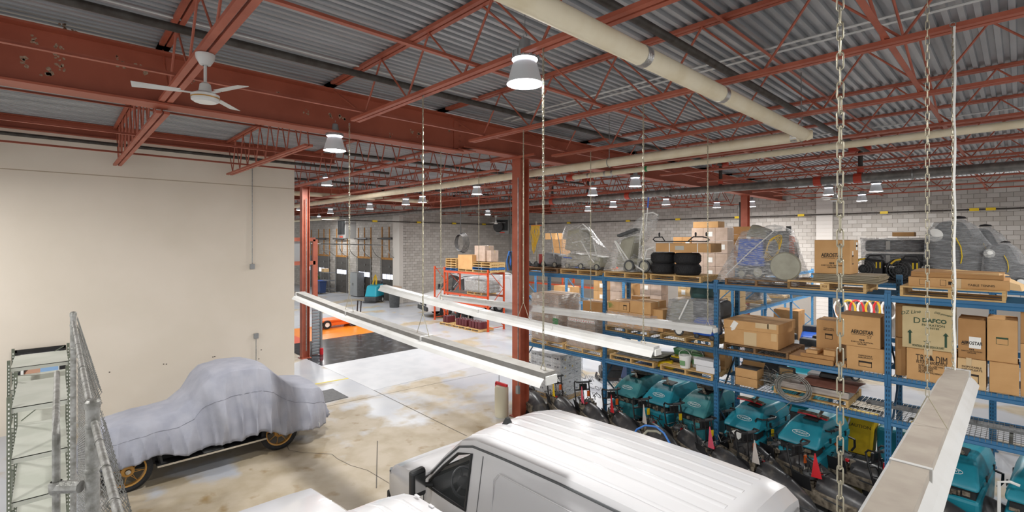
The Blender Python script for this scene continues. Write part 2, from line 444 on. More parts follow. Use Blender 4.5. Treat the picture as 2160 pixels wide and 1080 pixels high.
for k, (a, b_) in enumerate(DOORS):
    d = thing('door_%d' % (k + 1), 'dark brown sectional overhead door with a row of small windows', 'door', ((a + b_) / 2, YD - .04, 0), 0, None, 'structure')
    wdt = b_ - a
    for j in range(6):
        MB().bx((-wdt / 2, -.03, j * .515 + .004), (wdt / 2, .02, j * .515 + .511)).build('door_section', doorm, d)
    for j in range(3):
        x = (j - 1) * wdt * .29; MB().bx((x - .27, -.045, 1.62), (x + .27, -.02, 1.98)).build('window_pane', lit, d)
    for j in range(5):
        MB().box((.15, -.05, .5 + j * .52), (.06, .05, .16)).build('door_hinge', steel, d)
    for s in (-1, 1):
        t = [(s * (wdt / 2 + .07), -.08, 0), (s * (wdt / 2 + .07), -.08, 3.2)] + [(s * (wdt / 2 + .07), -.08 - .7 * math.sin(u), 3.2 + .75 * (1 - math.cos(u)) + .2 * u) for u in (.3, .6, .9, 1.2, 1.5)] + [(s * (wdt / 2 + .07), -3.1, 4.3)]
        MB().tube(t, .03, 5).build('door_track', steel, d)
        MB().box((s * (wdt / 2 - .03), .0, 4.35), (.1, .06, 2.5)).build('door_stud', timber, d)
    MB().box((0, .0, 4.35), (.09, .06, 2.5)).build('door_stud', timber, d)
    MB().box((0, -.01, 3.17), (wdt + .1, .08, .16)).build('door_header', timber, d)
    MB().cyl((-wdt / 2 - .3, -.2, 4.7), (wdt / 2 + .3, -.2, 4.7), .045, 8).build('spring_shaft', darkpipe, d)
    MB().cyl((-.8, -.2, 4.7), (.8, -.2, 4.7), .08, 8).build('torsion_spring', dkgrey, d)
# ------------------------------------------------------------------ steel frame
GX = -9.0
def ibeam(b, x, y0, y1, z0, z1, fw=.38, tf=.03, tw=.02):
    b.bx((x - fw / 2, y0, z0), (x + fw / 2, y1, z0 + tf)); b.bx((x - fw / 2, y0, z1 - tf), (x + fw / 2, y1, z1)); b.bx((x - tw / 2, y0, z0 + tf), (x + tw / 2, y1, z1 - tf))
def girder(x, y0, y1, z0, z1, label):
    g = thing('roof_girder', label, 'girder', (x, y0, z0), 0, None, 'structure')
    for nm, a, b_ in (('bottom_flange', 0, .03), ('top_flange', z1 - z0 - .03, z1 - z0)):
        MB().bx((-.19, 0, a), (.19, y1 - y0, b_)).build(nm, redg, g)
    MB().bx((-.012, 0, .03), (.012, y1 - y0, z1 - z0 - .03)).build('web_plate', redg, g)
    return g
ys = 6.85
g1 = girder(GX, -8, ys, 6.62, 7.42, 'deep red oxide roof girder with scraped paint')
g2 = girder(GX, ys, 29, 6.73, 7.42, 'shallower red oxide roof girder carried on the columns')
MB().bx((-.03, ys + 8 - .16, .06), (.03, ys + 8 + .16, .72)).build('splice_plate', redg, g1)
for i in range(5):
    MB().lathe([(.022, 0), (.022, .02), (.01, .03)], 8, (.03, ys + 8, .14 + i * .12), Matrix.Rotation(PI / 2, 3, 'Y')).build('bolt', red, g1)
MB().box((0, ys + 8 + .1, .05), (.4, .5, .025)).build('seat_plate', redg, g1)
for px, py, s in [(70, 83, .9), (58, 135, 1.2), (95, 148, 1.3), (125, 100, .8), (128, 65, .9), (130, 55, .8), (158, 70, .7), (250, 122, .6), (258, 137, 1.), (295, 148, 1.3), (408, 172, .6), (700, 245, .9), (722, 252, 1.3), (825, 285, .7), (870, 278, .7), (882, 285, 1.), (645, 235, .8), (125, 120, .8), (126, 140, .8), (590, 200, .7), (950, 276, .9)]:
    v = onX(px, GX + .013, py); b = MB(); n = 7
    for q in range(5):
        cy, cz, rr = rnd.uniform(-.06, .06) * s, rnd.uniform(-.06, .06) * s, rnd.uniform(.012, .035) * s
        pts = [(0, cy + rr * rnd.uniform(.5, 1.2) * math.cos(2 * PI * i / n), cz + rr * rnd.uniform(.5, 1.3) * math.sin(2 * PI * i / n)) for i in range(n)]
        b.add(pts, [tuple(range(n))])
    o = b.build('paint_scrape', pale, g1, loc=(v.x - GX, v.y + 8, v.z - 6.62)); o['kind'] = 'stuff'
girder(-26.0, 5.9, 29, 6.7, 7.42, 'far red oxide roof girder beyond the beige wall')
girder(-43.0, -2, 18.4, 6.7, 7.42, 'red oxide roof girder above the overhead doors')
wb = thing('wall_beam', 'red oxide edge beam lying on top of the beige wall', 'girder', (XW, -8, 7.22), 0, None, 'structure')
b = MB(); b.bx((-.12, 0, .0), (.12, 15.1, .025)); b.bx((-.12, 0, .31), (.12, 15.1, .335)); b.bx((-.01, 0, 0), (.01, 15.1, .33)); b.build('beam_section', redg, wb)
MB().cyl((XW + .35, -8, 7.05), (XW + .35, 9, 7.05), .045, 8).build('sprinkler_pipe', darkpipe, wb).location = (-XW, 8, -7.22)

# open web joists
JY = [-1.37 + 2.6 * k for k in range(0, 12)]
JTOP = DECK - .005
def joist(y, x0, x1, zb, bx0, bx1, near, label, panel=1.36):
    j = thing('roof_joist', label, 'joist', (0, y, 0), 0, 'open web roof joists', 'structure')
    zt = JTOP - .05
    for s in (-1, 1):
        MB().bx((x0, s * .012, zt), (x1, s * .075, JTOP)).build('top_chord', red, j)
        MB().bx((bx0, s * .014, zb), (bx1, s * .085, zb + .045)).build('bottom_chord', red, j)
    hgt = zt - zb - .02
    a = bx0 + .35; segs = []
    segs.append(((x0 + .1, zt), (a, zb + .045)))
    while a < bx1 - .2:
        segs.append(((a, zb + .045), (a + panel * .42, zt)))
        if a + panel < bx1: segs.append(((a + panel * .42, zt), (a + panel, zb + .045)))
        else: segs.append(((a + panel * .42, zt), (bx1, zb + .045)))
        a += panel
    if near:
        cache = {}
        for i, (p, q) in enumerate(segs):
            key = (round(q[0] - p[0], 3), round(q[1] - p[1], 3))
            if key not in cache:
                d = Vector((q[0] - p[0], 0, q[1] - p[1]))
                cache[key] = MB().cyl((0, 0, 0), d, .016 if key[1] > 0 else .014, 6).mesh('web_rod', red)
            put('web_rod', cache[key], j, (p[0], 0, p[1]))
    else:
        b = MB()
        for p, q in segs: b.cyl((p[0], 0, p[1]), (q[0], 0, q[1]), .018, 4, caps=False)
        b.build('web_rods', red, j)['kind'] = 'stuff'
    return j
for y in JY:
    near = y < 15
    e = -8.85 if abs(y - 1.23) < .1 else -8.0
    joist(y, -9.15, 9, 6.66, e, 9, near, 'red oxide open web joist spanning from the girder over the camera bay')
    if y < YW:
        joist(y, XW - .1, -8.85, 6.53, XW + .15, -9.05 if abs(y - 1.23) < .1 else -10.1, True, 'red oxide open web joist between the girder and the beige wall', .75)
    else:
        joist(y, -26.1, -8.85, 6.53, -25.0, -10.1, y < 12, 'red oxide open web joist over the painted floor bays', .85)
        joist(y, -43.1, -25.85, 6.55, -42.0, -27.0, False, 'red oxide open web joist towards the overhead doors')
        if y < 19: joist(y, -59, -42.85, 6.55, -59, -44.0, False, 'red oxide open web joist over the overhead doors')
def bridging(x, z, y0=-7, y1=29, r=.045):
    b = MB().bx((x - .004, y0, z), (x + .004, y1, z + r)); b.bx((x, y0, z), (x + r, y1, z + .006))
    struct(b.build('bridging_angle', red), 'thin red steel bridging angle tying the joists together', 'bridging')
for x in (-7.55, -4.6, -1.0, 2.6):
    bridging(x, 6.715, r=.055)
for x in (-6.2, -2.7, .8): bridging(x, JTOP - .1)
for x in (-11.6, -14.2): bridging(x, 6.58, -7, 29); bridging(x + .9, JTOP - .1, -7, 29)
for x in (-18.5, -22.4, -29, -33, -37): bridging(x, 6.6, 6, 28); bridging(x + 1.5, JTOP - .1, 6, 28)
# cross bracing between the near joists
def xbrace(x, i):
    y0, y1 = JY[i] , JY[i + 1]
    b = MB(); b.cyl((x, y0 + .05, JTOP - .06), (x, y1 - .05, 6.7), .016, 5)
    struct(b.build('cross_brace', red), 'thin red diagonal brace between two joists', 'bracing')
for x in (-4.6, -1.0):
    for i in (2, 3, 4): xbrace(x, i)

# columns
def column(x, y, zt, label, fw=.3, dp=.3):
    c = thing('steel_column', label, 'column', (x, y, 0), 0, None, 'structure')
    for s in (-1, 1): MB().bx((-fw / 2, s * dp / 2 - .012, .02), (fw / 2, s * dp / 2 + .012, zt)).build('flange', red, c)
    MB().bx((-.01, -dp / 2, .02), (.01, dp / 2, zt)).build('web_plate', red, c)
    MB().box((0, 0, .012), (fw + .12, dp + .12, .024)).build('base_plate', red, c)
    MB().box((0, 0, zt - .012), (fw + .16, dp + .16, .024)).build('cap_plate', red, c)
    return c
c1 = column(GX, 8.87, 6.73, 'red oxide steel column rising behind the white van')
MB().cyl((.1, -.19, .8), (.1, -.19, 6.2), .013, 6).build('conduit', steel, c1)
MB().box((.1, -.2, .75), (.09, .07, .2)).build('outlet_box', lampg, c1)
c2 = column(GX, onX(1572, GX), 6.73, 'dark red steel column standing among the rear racks')
MB().cyl((-.2, -.05, .5), (-.2, -.05, 6.4), .07, 10).build('drain_pipe', blk, c2)
c3 = column(W(643, 755).x, W(643, 755).y, 6.7, 'red oxide steel column beside the roller shutter', .26, .26)
MB().cyl((.15, .0, .3), (.15, .0, 6.2), .02, 6).build('conduit', steel, c3)
ft = struct(MB().bx((GX - .9, 8.6, 6.69), (GX + .75, 8.66, 6.74)).build('trim_1', red), 'short red steel angle crossing the column head', 'trim')

# ------------------------------------------------------------------ pipes and conduits
def pipe_thing(name, label, pts, r, m, cat='pipe', n=14, extra=None):
    t = thing(name, label, cat, pts[0])
    o0 = Vector(pts[0])
    MB().tube([Vector(p) - o0 for p in pts], r, n).build('pipe_run', m, t, True)
    if extra: extra(t, o0)
    return t
PZ = H + 1.8
xa, yb_ = -2.55, 9.4
cnr = [Vector((xa, yb_ - .12, PZ)), Vector((xa - .03, yb_ - .05, PZ)), Vector((xa - .1, yb_, PZ))]
def pipe_extra(t, o0):
    for y in (onX(1355, xa), onX(1521, xa)):
        MB().tube([Vector((xa, y - .05, PZ)) - o0, Vector((xa, y + .05, PZ)) - o0], .1055, 14).build('foil_band', M('foil_tape', 'c4c4c2', .3, .9, bump=.4, bscale=40), t, True)
    MB().cyl(Vector((xa + .02, yb_ - .02, PZ)) - o0, Vector((xa + .11, yb_ + .0, PZ)) - o0, .102, 14, .07).build('end_cap', white_pipe, t, True)
    MB().tube([Vector((xa - .12, yb_, PZ)) - o0, Vector((xa - .22, yb_, PZ)) - o0], .101, 14).build('foil_band', MATS['foil_tape'], t, True)
    for px in (1285, 1690):
        x = onY(px, yb_); x = min(x, xa - .02)
        MB().cyl(Vector((x, yb_, PZ + .09)) - o0, Vector((x, yb_, 7.5)) - o0, .01, 6).build('hanger_rod', steel, t)
        MB().tube([Vector(p) - o0 for p in arc((x, yb_, PZ), .11, 0, 2 * PI, 14, 'yz')], .008, 5).build('hanger_ring', steel, t)
pipe_thing('insulated_pipe', 'fat cream insulated pipe with foil bands turning a corner under the joists', [(xa, -3, PZ)] + cnr + [(-30, yb_, PZ)], .1, white_pipe, extra=pipe_extra)
def p2x(t, o0):
    x = onY(1204, 10.9); MB().cyl(Vector((x - .1, 10.9, PZ)) - o0, Vector((x + .1, 10.9, PZ)) - o0, .095, 12).build('coupling', couple, t)
    MB().cyl(Vector((onY(1362, 10.9), 10.9, PZ)) - o0, Vector((onY(1362, 10.9) + .06, 10.9, PZ)) - o0, .073, 12).build('green_band', M('green_tape', '2f8a4a', .5), t)
    for px in (1290, 1275, 1240):
        x = onY(px, 10.9); MB().cyl(Vector((x, 10.9, PZ)) - o0, Vector((x + .05, 10.9, PZ)) - o0, .073, 12).build('foil_band', MATS['foil_tape'], t)
pipe_thing('insulated_pipe', 'slim cream insulated pipe running from an orange coupling', [(5, 10.9, PZ), (onY(1204, 10.9), 10.9, PZ)], .066, white_pipe, extra=p2x)
def p3x(t, o0):
    for px in (1325, 1165, 1810, 1725):
        x = onY(px, 17); MB().cyl(Vector((x - .1, 17, PZ)) - o0, Vector((x + .1, 17, PZ)) - o0, .15, 12).build('coupling', couple, t)
    for px in (1240, 1520, 1815, 1165):
        x = onY(px, 17); MB().cyl(Vector((x, 17, PZ)) - o0, Vector((x, 17, PZ + .8)) - o0, .06, 10).build('riser', darkpipe, t)
        MB().cyl(Vector((x, 17, PZ + .15)) - o0, Vector((x, 17, PZ + .27)) - o0, .085, 10).build('coupling', couple, t)
        MB().cyl(Vector((x - .28, 17, PZ + .84)) - o0, Vector((x + .25, 17, PZ + .84)) - o0, .085, 10).build('coupling', couple, t)
    for px in (1258, 1415, 1925, 1090):
        x = onY(px, 17); MB().tube([Vector((x, 17, PZ)) - o0 + Vector((0, .15 * math.cos(u), .15 * math.sin(u))) for u in (2 * PI * i / 12 for i in range(12))], .015, 4, True).build('hanger_ring', steel, t)
pipe_thing('sprinkler_main', 'thick grey sprinkler main with orange couplings', [(6, 17, PZ), (-52, 17, PZ)], .125, greypipe, extra=p3x)
pipe_thing('sprinkler_pipe', 'dark iron sprinkler pipe crossing above the deep girder bay', [(-7.2, -6, H + 2.62), (-7.2, 16.9, H + 2.62)], .052, darkpipe)
pipe_thing('sprinkler_pipe', 'dark iron sprinkler pipe beside the fat cream pipe', [(-2.9, -6, H + 2.42), (-2.9, 16.9, H + 2.42)], .05, darkpipe)
pipe_thing('sprinkler_pipe', 'dark iron sprinkler pipe between the girder and the beige wall corner', [(-13.2, 6, H + 2.45), (-13.2, 16.9, H + 2.45)], .045, darkpipe)
pipe_thing('sprinkler_pipe', 'dark iron sprinkler pipe above the orange rack', [(-19.6, 6, H + 2.4), (-19.6, 28, H + 2.4)], .045, darkpipe)
pipe_thing('insulated_pipe', 'cream insulated pipe past the end of the beige wall', [(-22, 6, PZ + .25), (-22, 14.5, PZ + .25), (-21.9, 14.6, PZ + .25)], .1, white_pipe)
pipe_thing('insulated_pipe', 'cream insulated pipe close to the overhead doors', [(-34, 15, 6.2), (-44, 15, 6.2)], .1, white_pipe, extra=lambda t, o0: [MB().cyl(Vector((x, 15, 6.28)) - o0, Vector((x, 15, 7.5)) - o0, .012, 5).build('hanger_rod', steel, t) for x in (-35, -39.5, -43)])
for x, y0, y1, lab in ((-7.7, -6, 14, 'pale electrical conduit clipped under the deck beside the girder'), (-5.1, -5, 2.5, 'pale conduit slanting over the ceiling fan')):
    pipe_thing('conduit', lab, [(x, y0, DECK - .03), (x, y1, DECK - .03)], .016, whitep, 'conduit', 6)
for i, y in enumerate((7.9, 8.15, 12.6, 15.4)):
    pipe_thing('conduit', ('pale conduit strapped under the deck, first of a close pair', 'pale conduit strapped under the deck, second of a close pair', 'pale conduit under the deck over the blue rack', 'pale conduit under the deck short of the sprinkler main')[i], [(5, y, DECK - .05), (-8.6, y, DECK - .05)], .018, whitep, 'conduit', 6)
gz = 5.9
def gasx(t, o0):
    for px in (1325, 1430, 1556, 1690, 1865, 2055, 2090, 1200):
        x = onY(px, YB - .34); MB().box(Vector((x, YB - .34, gz)) - o0, (.3, .12, .12)).build('yellow_marker', yelp, t)
pipe_thing('gas_pipe', 'dark gas pipe with yellow markers along the back block wall', [(6, YB - .34, gz), (-30.8, YB - .34, gz)], .035, darkpipe, extra=gasx)
def gasx2(t, o0):
    for px in (790, 883, 957, 1020):
        y = onX(px, XE + .12); MB().box(Vector((XE + .15, y, gz)) - o0, (.12, .35, .13)).build('yellow_marker', yelp, t)
pipe_thing('gas_pipe', 'dark gas pipe with yellow markers along the end block wall', [(XE + .15, YD - 6, gz), (XE + .15, 28.8, gz)], .035, darkpipe, extra=gasx2)

# ------------------------------------------------------------------ high bay lamps
LAMPS = [(1107, 178, 6.36, 'bright white high bay lamp hanging from the second joist'), (706, 318, 6.3, 'high bay lamp just beyond the deep girder'), (690, 391, 6.62, 'high bay lamp past the end of the beige wall'),
 (891, 427, 6.35, 'high bay lamp over the hanging strip lights'), (1006, 410, 6.3, 'high bay lamp above the orange rack'), (1250, 412, 6.35, 'high bay lamp above the wrapped grey equipment'), (1340, 393, 6.35, 'high bay lamp in front of the grey main above the tyres'),
 (1405, 432, 6.3, 'high bay lamp above the long carton'), (1240, 445, 6.3, 'distant high bay lamp near the end wall'), (1512, 438, 6.3, 'high bay lamp beside the dark red column'), (1748, 411, 6.35, 'high bay lamp beside the white ceiling fan'),
 (1818, 424, 6.3, 'high bay lamp over the rear block wall'), (780, 441, 6.3, 'high bay lamp in front of the overhead doors'), (697, 450, 6.3, 'far high bay lamp by the hanging heater')]
FIN = MB().box((0, 0, 0), (.025, .012, .07)).mesh('cooling_fin', lampg)
def make_lamp():
    t = thing('high_bay_lamp', 'x', 'lamp')
    MB().lathe([(.235, 0), (.215, .05), (.16, .22), (.125, .27)], 20).build('reflector', lampr, t, True)
    MB().lathe([(.0, -.004), (.19, -.002), (.225, .006)], 20).build('diffuser', lens, t, True)
    MB().lathe([(.13, .27), (.17, .28), (.17, .36), (.1, .37)], 20).build('heat_ring', lampg, t, True)
    MB().lathe([(.128, .262), (.166, .272), (.166, .282)], 20).build('glow_ring', lensr, t, True)
    for i in range(14):
        a = 2 * PI * i / 14; put('cooling_fin', FIN, t, (.175 * math.cos(a), .175 * math.sin(a), .325), (0, 0, a))
    MB().lathe([(.09, .37), (.07, .5), (.035, .52)], 12).build('driver_box', lampg, t, True)
    MB().tube([(-.03, 0, .52), (-.035, 0, .56), (0, 0, .6), (.035, 0, .56), (.03, 0, .54)], .008, 5).build('hook', steel, t)
    return t
lamp0 = make_lamp()
def lamp_light(t, p, power=None):
    l = bpy.data.lights.new('lamp_light', 'AREA'); l.shape = 'DISK'; l.size = .42; l.energy = power or LAMP_W; l.color = (1, .985, .96); l.spread = PI
    lo = bpy.data.objects.new('lamp_light', l); C.objects.link(lo); lo.parent = t; lo.location = (0, 0, -.015)
first = True
def add_lamp(p, label, rod=True):
    global first
    t = lamp0 if first else copy_tree(lamp0)
    first = False
    t['label'] = label; t['group'] = 'high bay lamps under the roof'
    t.location = p; t.scale = (.88, .88, 1)
    return t
proto_done = []
for px, py, z, lab in LAMPS:
    p = W(px, py, z); proto_done.append((add_lamp(p, lab), p))
# grid goes on over camera bay and side; extra far lamps are added for brightness
for p, lab in (((2.6, 4.2, 6.36), 'high bay lamp over the near end of the van bay'), ((-4.6, -3.0, 6.2), 'high bay lamp behind the chain link fence'), ((-12.8, -2.6, 6.2), 'high bay lamp above the sage shelving'), ((2.4, 11.5, 6.36), 'high bay lamp beyond the cartons bay of the blue rack'), ((-3.5, 21., 6.3), 'high bay lamp over the rear racking'), ((-20.5, 12.4, 6.3), 'high bay lamp over the painted floor bays'), ((-28.5, 10.3, 6.3), 'added high bay lamp over the orange flatbed cart'), ((-36.5, 11., 6.3), 'added high bay lamp along the aisle to the overhead doors'), ((-25., 21.5, 6.3), 'added high bay lamp over the tall white van'), ((-14.5, 21., 6.3), 'added high bay lamp above the rear orange rack'), ((-9.5, 26., 6.3), 'added high bay lamp close to the back wall beyond the dark column'), ((-40.5, 16.2, 6.3), 'added high bay lamp close in front of the overhead doors')):
    proto_done.append((add_lamp(Vector(p), lab), Vector(p)))
for t, p in proto_done:
    lamp_light(t, p)
    MB().cyl((0, 0, .58), (0, 0, max(.62, DECK - p.z + .05)), .006, 5).build('hanger_rod', steel, t)

# ------------------------------------------------------------------ ceiling fans (blades at rest)
def fan(loc, label, drop, rz, s=1.0):
    t = thing('ceiling_fan', label, 'fan', loc, rz, 'white ceiling fans')
    t.scale = (s, s, s)
    MB().lathe([(.03, -.14), (.06, -.13), (.1, -.06), (.108, -.01), (.108, 0)], 20).build('canopy_cup', whitep, t, True)
    MB().cyl((0, 0, -.13), (0, 0, -drop), .018, 8).build('down_rod', whitep, t, True)
    MB().lathe([(.035, -drop + .12), (.06, -drop + .1), (.075, -drop), (.08, -drop - .03)], 16).build('motor_neck', whitep, t, True)
    MB().lathe([(.12, -drop - .12), (.15, -drop - .1), (.155, -drop - .03), (.1, -drop)], 24).build('motor_housing', whitep, t, True)
    MB().lathe([(.157, -drop - .075), (.157, -drop - .06)], 24).build('gold_band', goldm, t, True)
    MB().lathe([(0, -drop - .125), (.12, -drop - .12)], 24).build('bottom_plate', wht, t, True)
    for k in range(3):
        a = 2 * PI * k / 3; R = Matrix.Rotation(a, 4, 'Z')
        MB().tr(R).box((.2, 0, -drop - .02), (.14, .05, .008)).build('blade_arm', whitep, t)
        MB().tr(R).hexa([(.25, -.055, -drop - .02), (.72, -.07, -drop - .035), (.72, .07, -drop - .008), (.25, .055, -drop - .01), (.25, -.055, -drop - .014), (.72, -.07, -drop - .029), (.72, .07, -drop - .002), (.25, .055, -drop - .004)]).build('blade', whitep, t)
    return t
yF = JY[1]
fan((onY(433, yF), yF, 6.655), 'white ceiling fan with three blades hanging from a joist by the deep girder', .47, .35, .9)
fan(onY(1762, 19.4, 383), 'white ceiling fan in front of the back block wall', .55, .2)
fan(onY(1046, 24, 455), 'white ceiling fan near the wall heater', .5, 1.0)

# ------------------------------------------------------------------ chains and hanging strip lights
def link_mesh(L_, r, wdt):
    n = 5; pts = []
    for i in range(n + 1): t = PI * i / n; pts.append((wdt / 2 * math.cos(t), 0, L_ / 2 - wdt / 2 + wdt / 2 * math.sin(t)))
    for i in range(n + 1): t = PI + PI * i / n; pts.append((wdt / 2 * math.cos(t), 0, -L_ / 2 + wdt / 2 + wdt / 2 * math.sin(t)))
    return MB().tube(pts, r, 5, True).mesh('link', chainm, True)
LK = {}
def chain(top, z1, label, pitch=.05, r=.0035, single=True, group=None):
    t = thing('hanging_chain', label, 'chain', (top[0], top[1], z1), rnd.uniform(0, 3), group)
    n = int((top[2] - z1) / pitch); key = (pitch, r)
    if key not in LK: LK[key] = link_mesh(pitch * 1.24, r, pitch * .36)
    if single:
        for i in range(n): put('link', LK[key], t, (0, 0, (i + .5) * pitch), (0, 0, i * PI / 2 + rnd.uniform(-.25, .25)))
    else:
        b = MB()
        me = LK[key]
        for i in range(n):
            R = Matrix.Rotation(i * PI / 2, 3, 'Z')
            b.add([R @ v.co + Vector((0, 0, (i + .5) * pitch)) for v in me.vertices], [tuple(p.vertices) for p in me.polygons])
        b.build('link_run', chainm, t, True)['kind'] = 'stuff'
    MB().tube(arc((0, 0, n * pitch + .02), .022, 0, 2 * PI, 10), .004, 5).build('top_hook', steel, t)
    return t
def strip(name_label, p0, p1, wdt, topm, sag=0.0, sections=None):
    p0, p1 = Vector(p0), Vector(p1)
    t = thing('strip_light', name_label, 'strip light', p0)
    Ld = (p1 - p0).length; k = sections or max(1, round(Ld / 2.44)); d = (p1 - p0)
    def at(u): return d * u + Vector((0, 0, -sag * math.sin(PI * u) * 1))
    lat = Vector((-d.y, d.x, 0)).normalized()
    for i in range(k):
        a, b_ = at(i / k), at((i + 1) / k)
        def sec(p, prof): return [p + lat * q[0] + Vector((0, 0, q[1])) for q in prof]
        c = wdt * .27
        ch = [(-c, .0), (c, .0), (c, .065), (-c, .065)]
        MB().loft([sec(a, ch), sec(b_, ch)]).build('channel', topm, t)
        for s in (-1, 1):
            wg = [(s * c * .95, .012), (s * wdt / 2 * .8, -.03), (s * wdt / 2, -.075), (s * wdt / 2 - s * .006, -.078), (s * wdt / 2 * .78, -.038), (s * c * .95, .004)]
            MB().loft([sec(a, wg), sec(b_, wg)]).build('reflector', whitep, t)
        MB().box(a + (b_ - a) * .02 + Vector((0, 0, .02)), (.03, wdt * .62, .1) if abs(d.x) > abs(d.y) else (wdt * .62, .03, .1)).build('joint_clip', whitep, t)
    for u in (0, 1):
        p = at(u); s = -1 if u == 0 else 1
        MB().box(p + d.normalized() * .02 * s + Vector((0, 0, -.015)), (.02, wdt * .5, .09) if abs(d.x) > abs(d.y) else (wdt * .5, .02, .09)).build('end_cap', wht, t)
    for u in [(i + .5) / k for i in range(k)]:
        p = at(u)
        for s in (-1, 1): MB().box(p + lat * s * wdt * .3 + Vector((0, 0, -.045)), tuple(abs(v) + .02 for v in d.normalized() * (Ld / k * .9))).build('lamp_socket', wht, t) if False else None
    return t
Y1 = JY[2]; Y2 = JY[3]; Y3 = JY[4] + .2
s1a, s1b = onY(632, Y1, 622), onY(1160, Y1, 797)
strip('long white strip light row hanging lowest over the painted floor', s1a, s1b, .33, dusty, .06, 3)
s2a, s2b = onY(808, Y2, 606), onY(1385, Y2, 740)
strip('long white strip light row crossing in front of the red column', s2a, s2b, .31, whitep, .05, 4)
s3a, s3b = onY(932, Y3, 626), onY(1507, Y3, 695)
strip('long white strip light row along the face of the blue rack', s3a, s3b, .3, whitep, 0, 4)
X4 = -.42; Z4 = 3.28
strip('dusty strip light row hung on chains above the van bay, seen end on', (X4, 6.42, Z4), (X4, .6, Z4 + .02), .3, M('beige_dust', 'a89f93', .7, 0, '9a9085', 5, .5), 0, 2)
CH = [(1146, Y1, s1a, s1b, 'heavy chain carrying the near end of the lowest strip light row'), (892, Y1, s1a, s1b, 'chain carrying the middle of the lowest strip light row'), (737, Y1, s1a, s1b, 'chain carrying the far end of the lowest strip light row'),
      (1357, Y2, s2a, s2b, 'chain at the near end of the strip light row crossing the red column'), (1104, Y2, s2a, s2b, 'chain in front of the red column'), (930, Y2, s2a, s2b, 'chain beside the orange rack on the strip light row crossing the column'),
      (1493, Y3, s3a, s3b, 'chain at the near end of the strip light row along the blue rack'), (1246, Y3, s3a, s3b, 'chain at the middle of the strip light row along the blue rack'), (1010, Y3, s3a, s3b, 'chain at the far end of the strip light row along the blue rack')]
for px, Y, a, b_, lab in CH:
    x = onY(px, Y); u = (x - a.x) / (b_.x - a.x); z = a.z + (b_.z - a.z) * u + .06
    if Y == Y1: z -= .06 * math.sin(PI * u)
    if Y == Y2: z -= .05 * math.sin(PI * u)
    spread = px in (737, 892, 1104, 1010)
    z0 = z + (.3 if spread else .08)
    t = chain((x, Y, 6.68), z0, lab, .05, .0045, px == 1146)
    t.rotation_euler = (0, 0, 0)
    for s in (-1, 1): MB().cyl((0, 0, .02), (s * (.16 if spread else .04), 0, z - z0), .005, 5).build('hanger_wire', chainm, t)
for y, lab in ((1.93, 'big pale chain hanging closest to the end of the dusty strip light row'), (4.15, 'pale chain at the middle of the dusty strip light row')):
    t = chain((X4, y, 6.68), Z4 + .3, lab, .05, .0026, True)
    t.rotation_euler = (0, 0, 0)
    for s in (-1, 1): MB().cyl((0, 0, 0), (s * .09, .13, -.23), .003, 5).build('hanger_wire', chainm, t)
t = chain((X4 - .03, 6.3, 6.68), Z4 + .06, 'pale chain and cord at the far end of the dusty strip light row', .04, .0035, False)
MB().tube([(.012 + .004 * math.sin(i * .8), .008 * math.cos(i * .7), i * .085) for i in range(40)], .010, 6).build('power_cord', wht, t, True)
# ------------------------------------------------------------------ racks
def post_mesh(h, m):
    return MB().bx((-.042, -.035, 0), (.042, .035, h)).mesh('upright', m)
def slot_mesh(h):
    b = MB(); z = .12
    while z < h - .08:
        for s in (-1, 1): b.bx((s * .017 - .006, -.0362, z), (s * .017 + .006, -.034, z + .038))
        z += .076
    return b.mesh('slots', M('slot_dark', '16324a', .8))
def rack(name, label, loc, rz, xs, depth, bays, hf, hr, m, cat='pallet rack', wiredeck=True, slots=True, dbm=None):
    t = thing(name, label, cat, loc, rz)
    pf, pr = post_mesh(hf, m), post_mesh(hr, m); sf, sr = slot_mesh(hf), slot_mesh(hr)
    for x in xs:
        for y, me, sl, hh in ((0, pf, sf, hf), (depth, pr, sr, hr)):
            u = put('upright', me, t, (x, y, 0))
            if slots: put('slots', sl, u)['kind'] = 'stuff'
            MB().box((0, 0, .006), (.14, .12, .012)).build('foot_plate', m, u)
        z = .2; k = 0
        while z + .9 < hf:
            a, b_ = (.03, depth - .03) if k % 2 else (depth - .03, .03)
            MB().cyl((x, a, z), (x, b_, z + .95), .02, 4).build('frame_brace', dbm or m, t); z += .95; k += 1
        for z in (.15, hf - .15): MB().cyl((x, .03, z), (x, depth - .03, z), .02, 4).build('frame_brace', m, t)
    for i, lv in enumerate(bays):
        x0, x1 = xs[i] + .042, xs[i + 1] - .042
        for z, deck_ in lv:      # z = top of beam
            for y in (-.03, depth + .03):
                s = -1 if y < 0 else 1
                b = MB(); b.prism([(y - s * .025, z - .11), (y + s * .02, z - .11), (y + s * .025, z - .1), (y + s * .012, z - .062), (y + s * .025, z - .045), (y + s * .02, z), (y - s * .025, z)], x0, x1, 0)
                for xe, sg in ((x0, 1), (x1, -1)): b.bx((xe - .04 * (sg > 0) - .0, y - .008 + s * .02, z - .17), (xe + .04 * (sg < 0), y + .008 + s * .02, z + .03))
                b.build('beam', m, t)
            if deck_:
                b = MB(); y = 0.0
                while y <= depth: b.bx((x0 + .02, y - .003, z + .002), (x1 - .02, y + .003, z + .008)); y += .1
                x = x0 + .03
                while x < x1: b.bx((x - .003, -.05, z + .006), (x + .003, depth, z + .011)); b.bx((x - .003, -.056, z - .035), (x + .003, -.05, z + .011)); x += .06
                b.build('wire_deck', wire, t)['kind'] = 'stuff'
                for q in range(1, 4):
                    xx = x0 + (x1 - x0) * q / 4; MB().bx((xx - .02, 0, z - .02), (xx + .02, depth, z)).build('deck_support', wire, t)
    return t
RX = [-9.975, -7.153, -4.351, -1.506, 1.32]
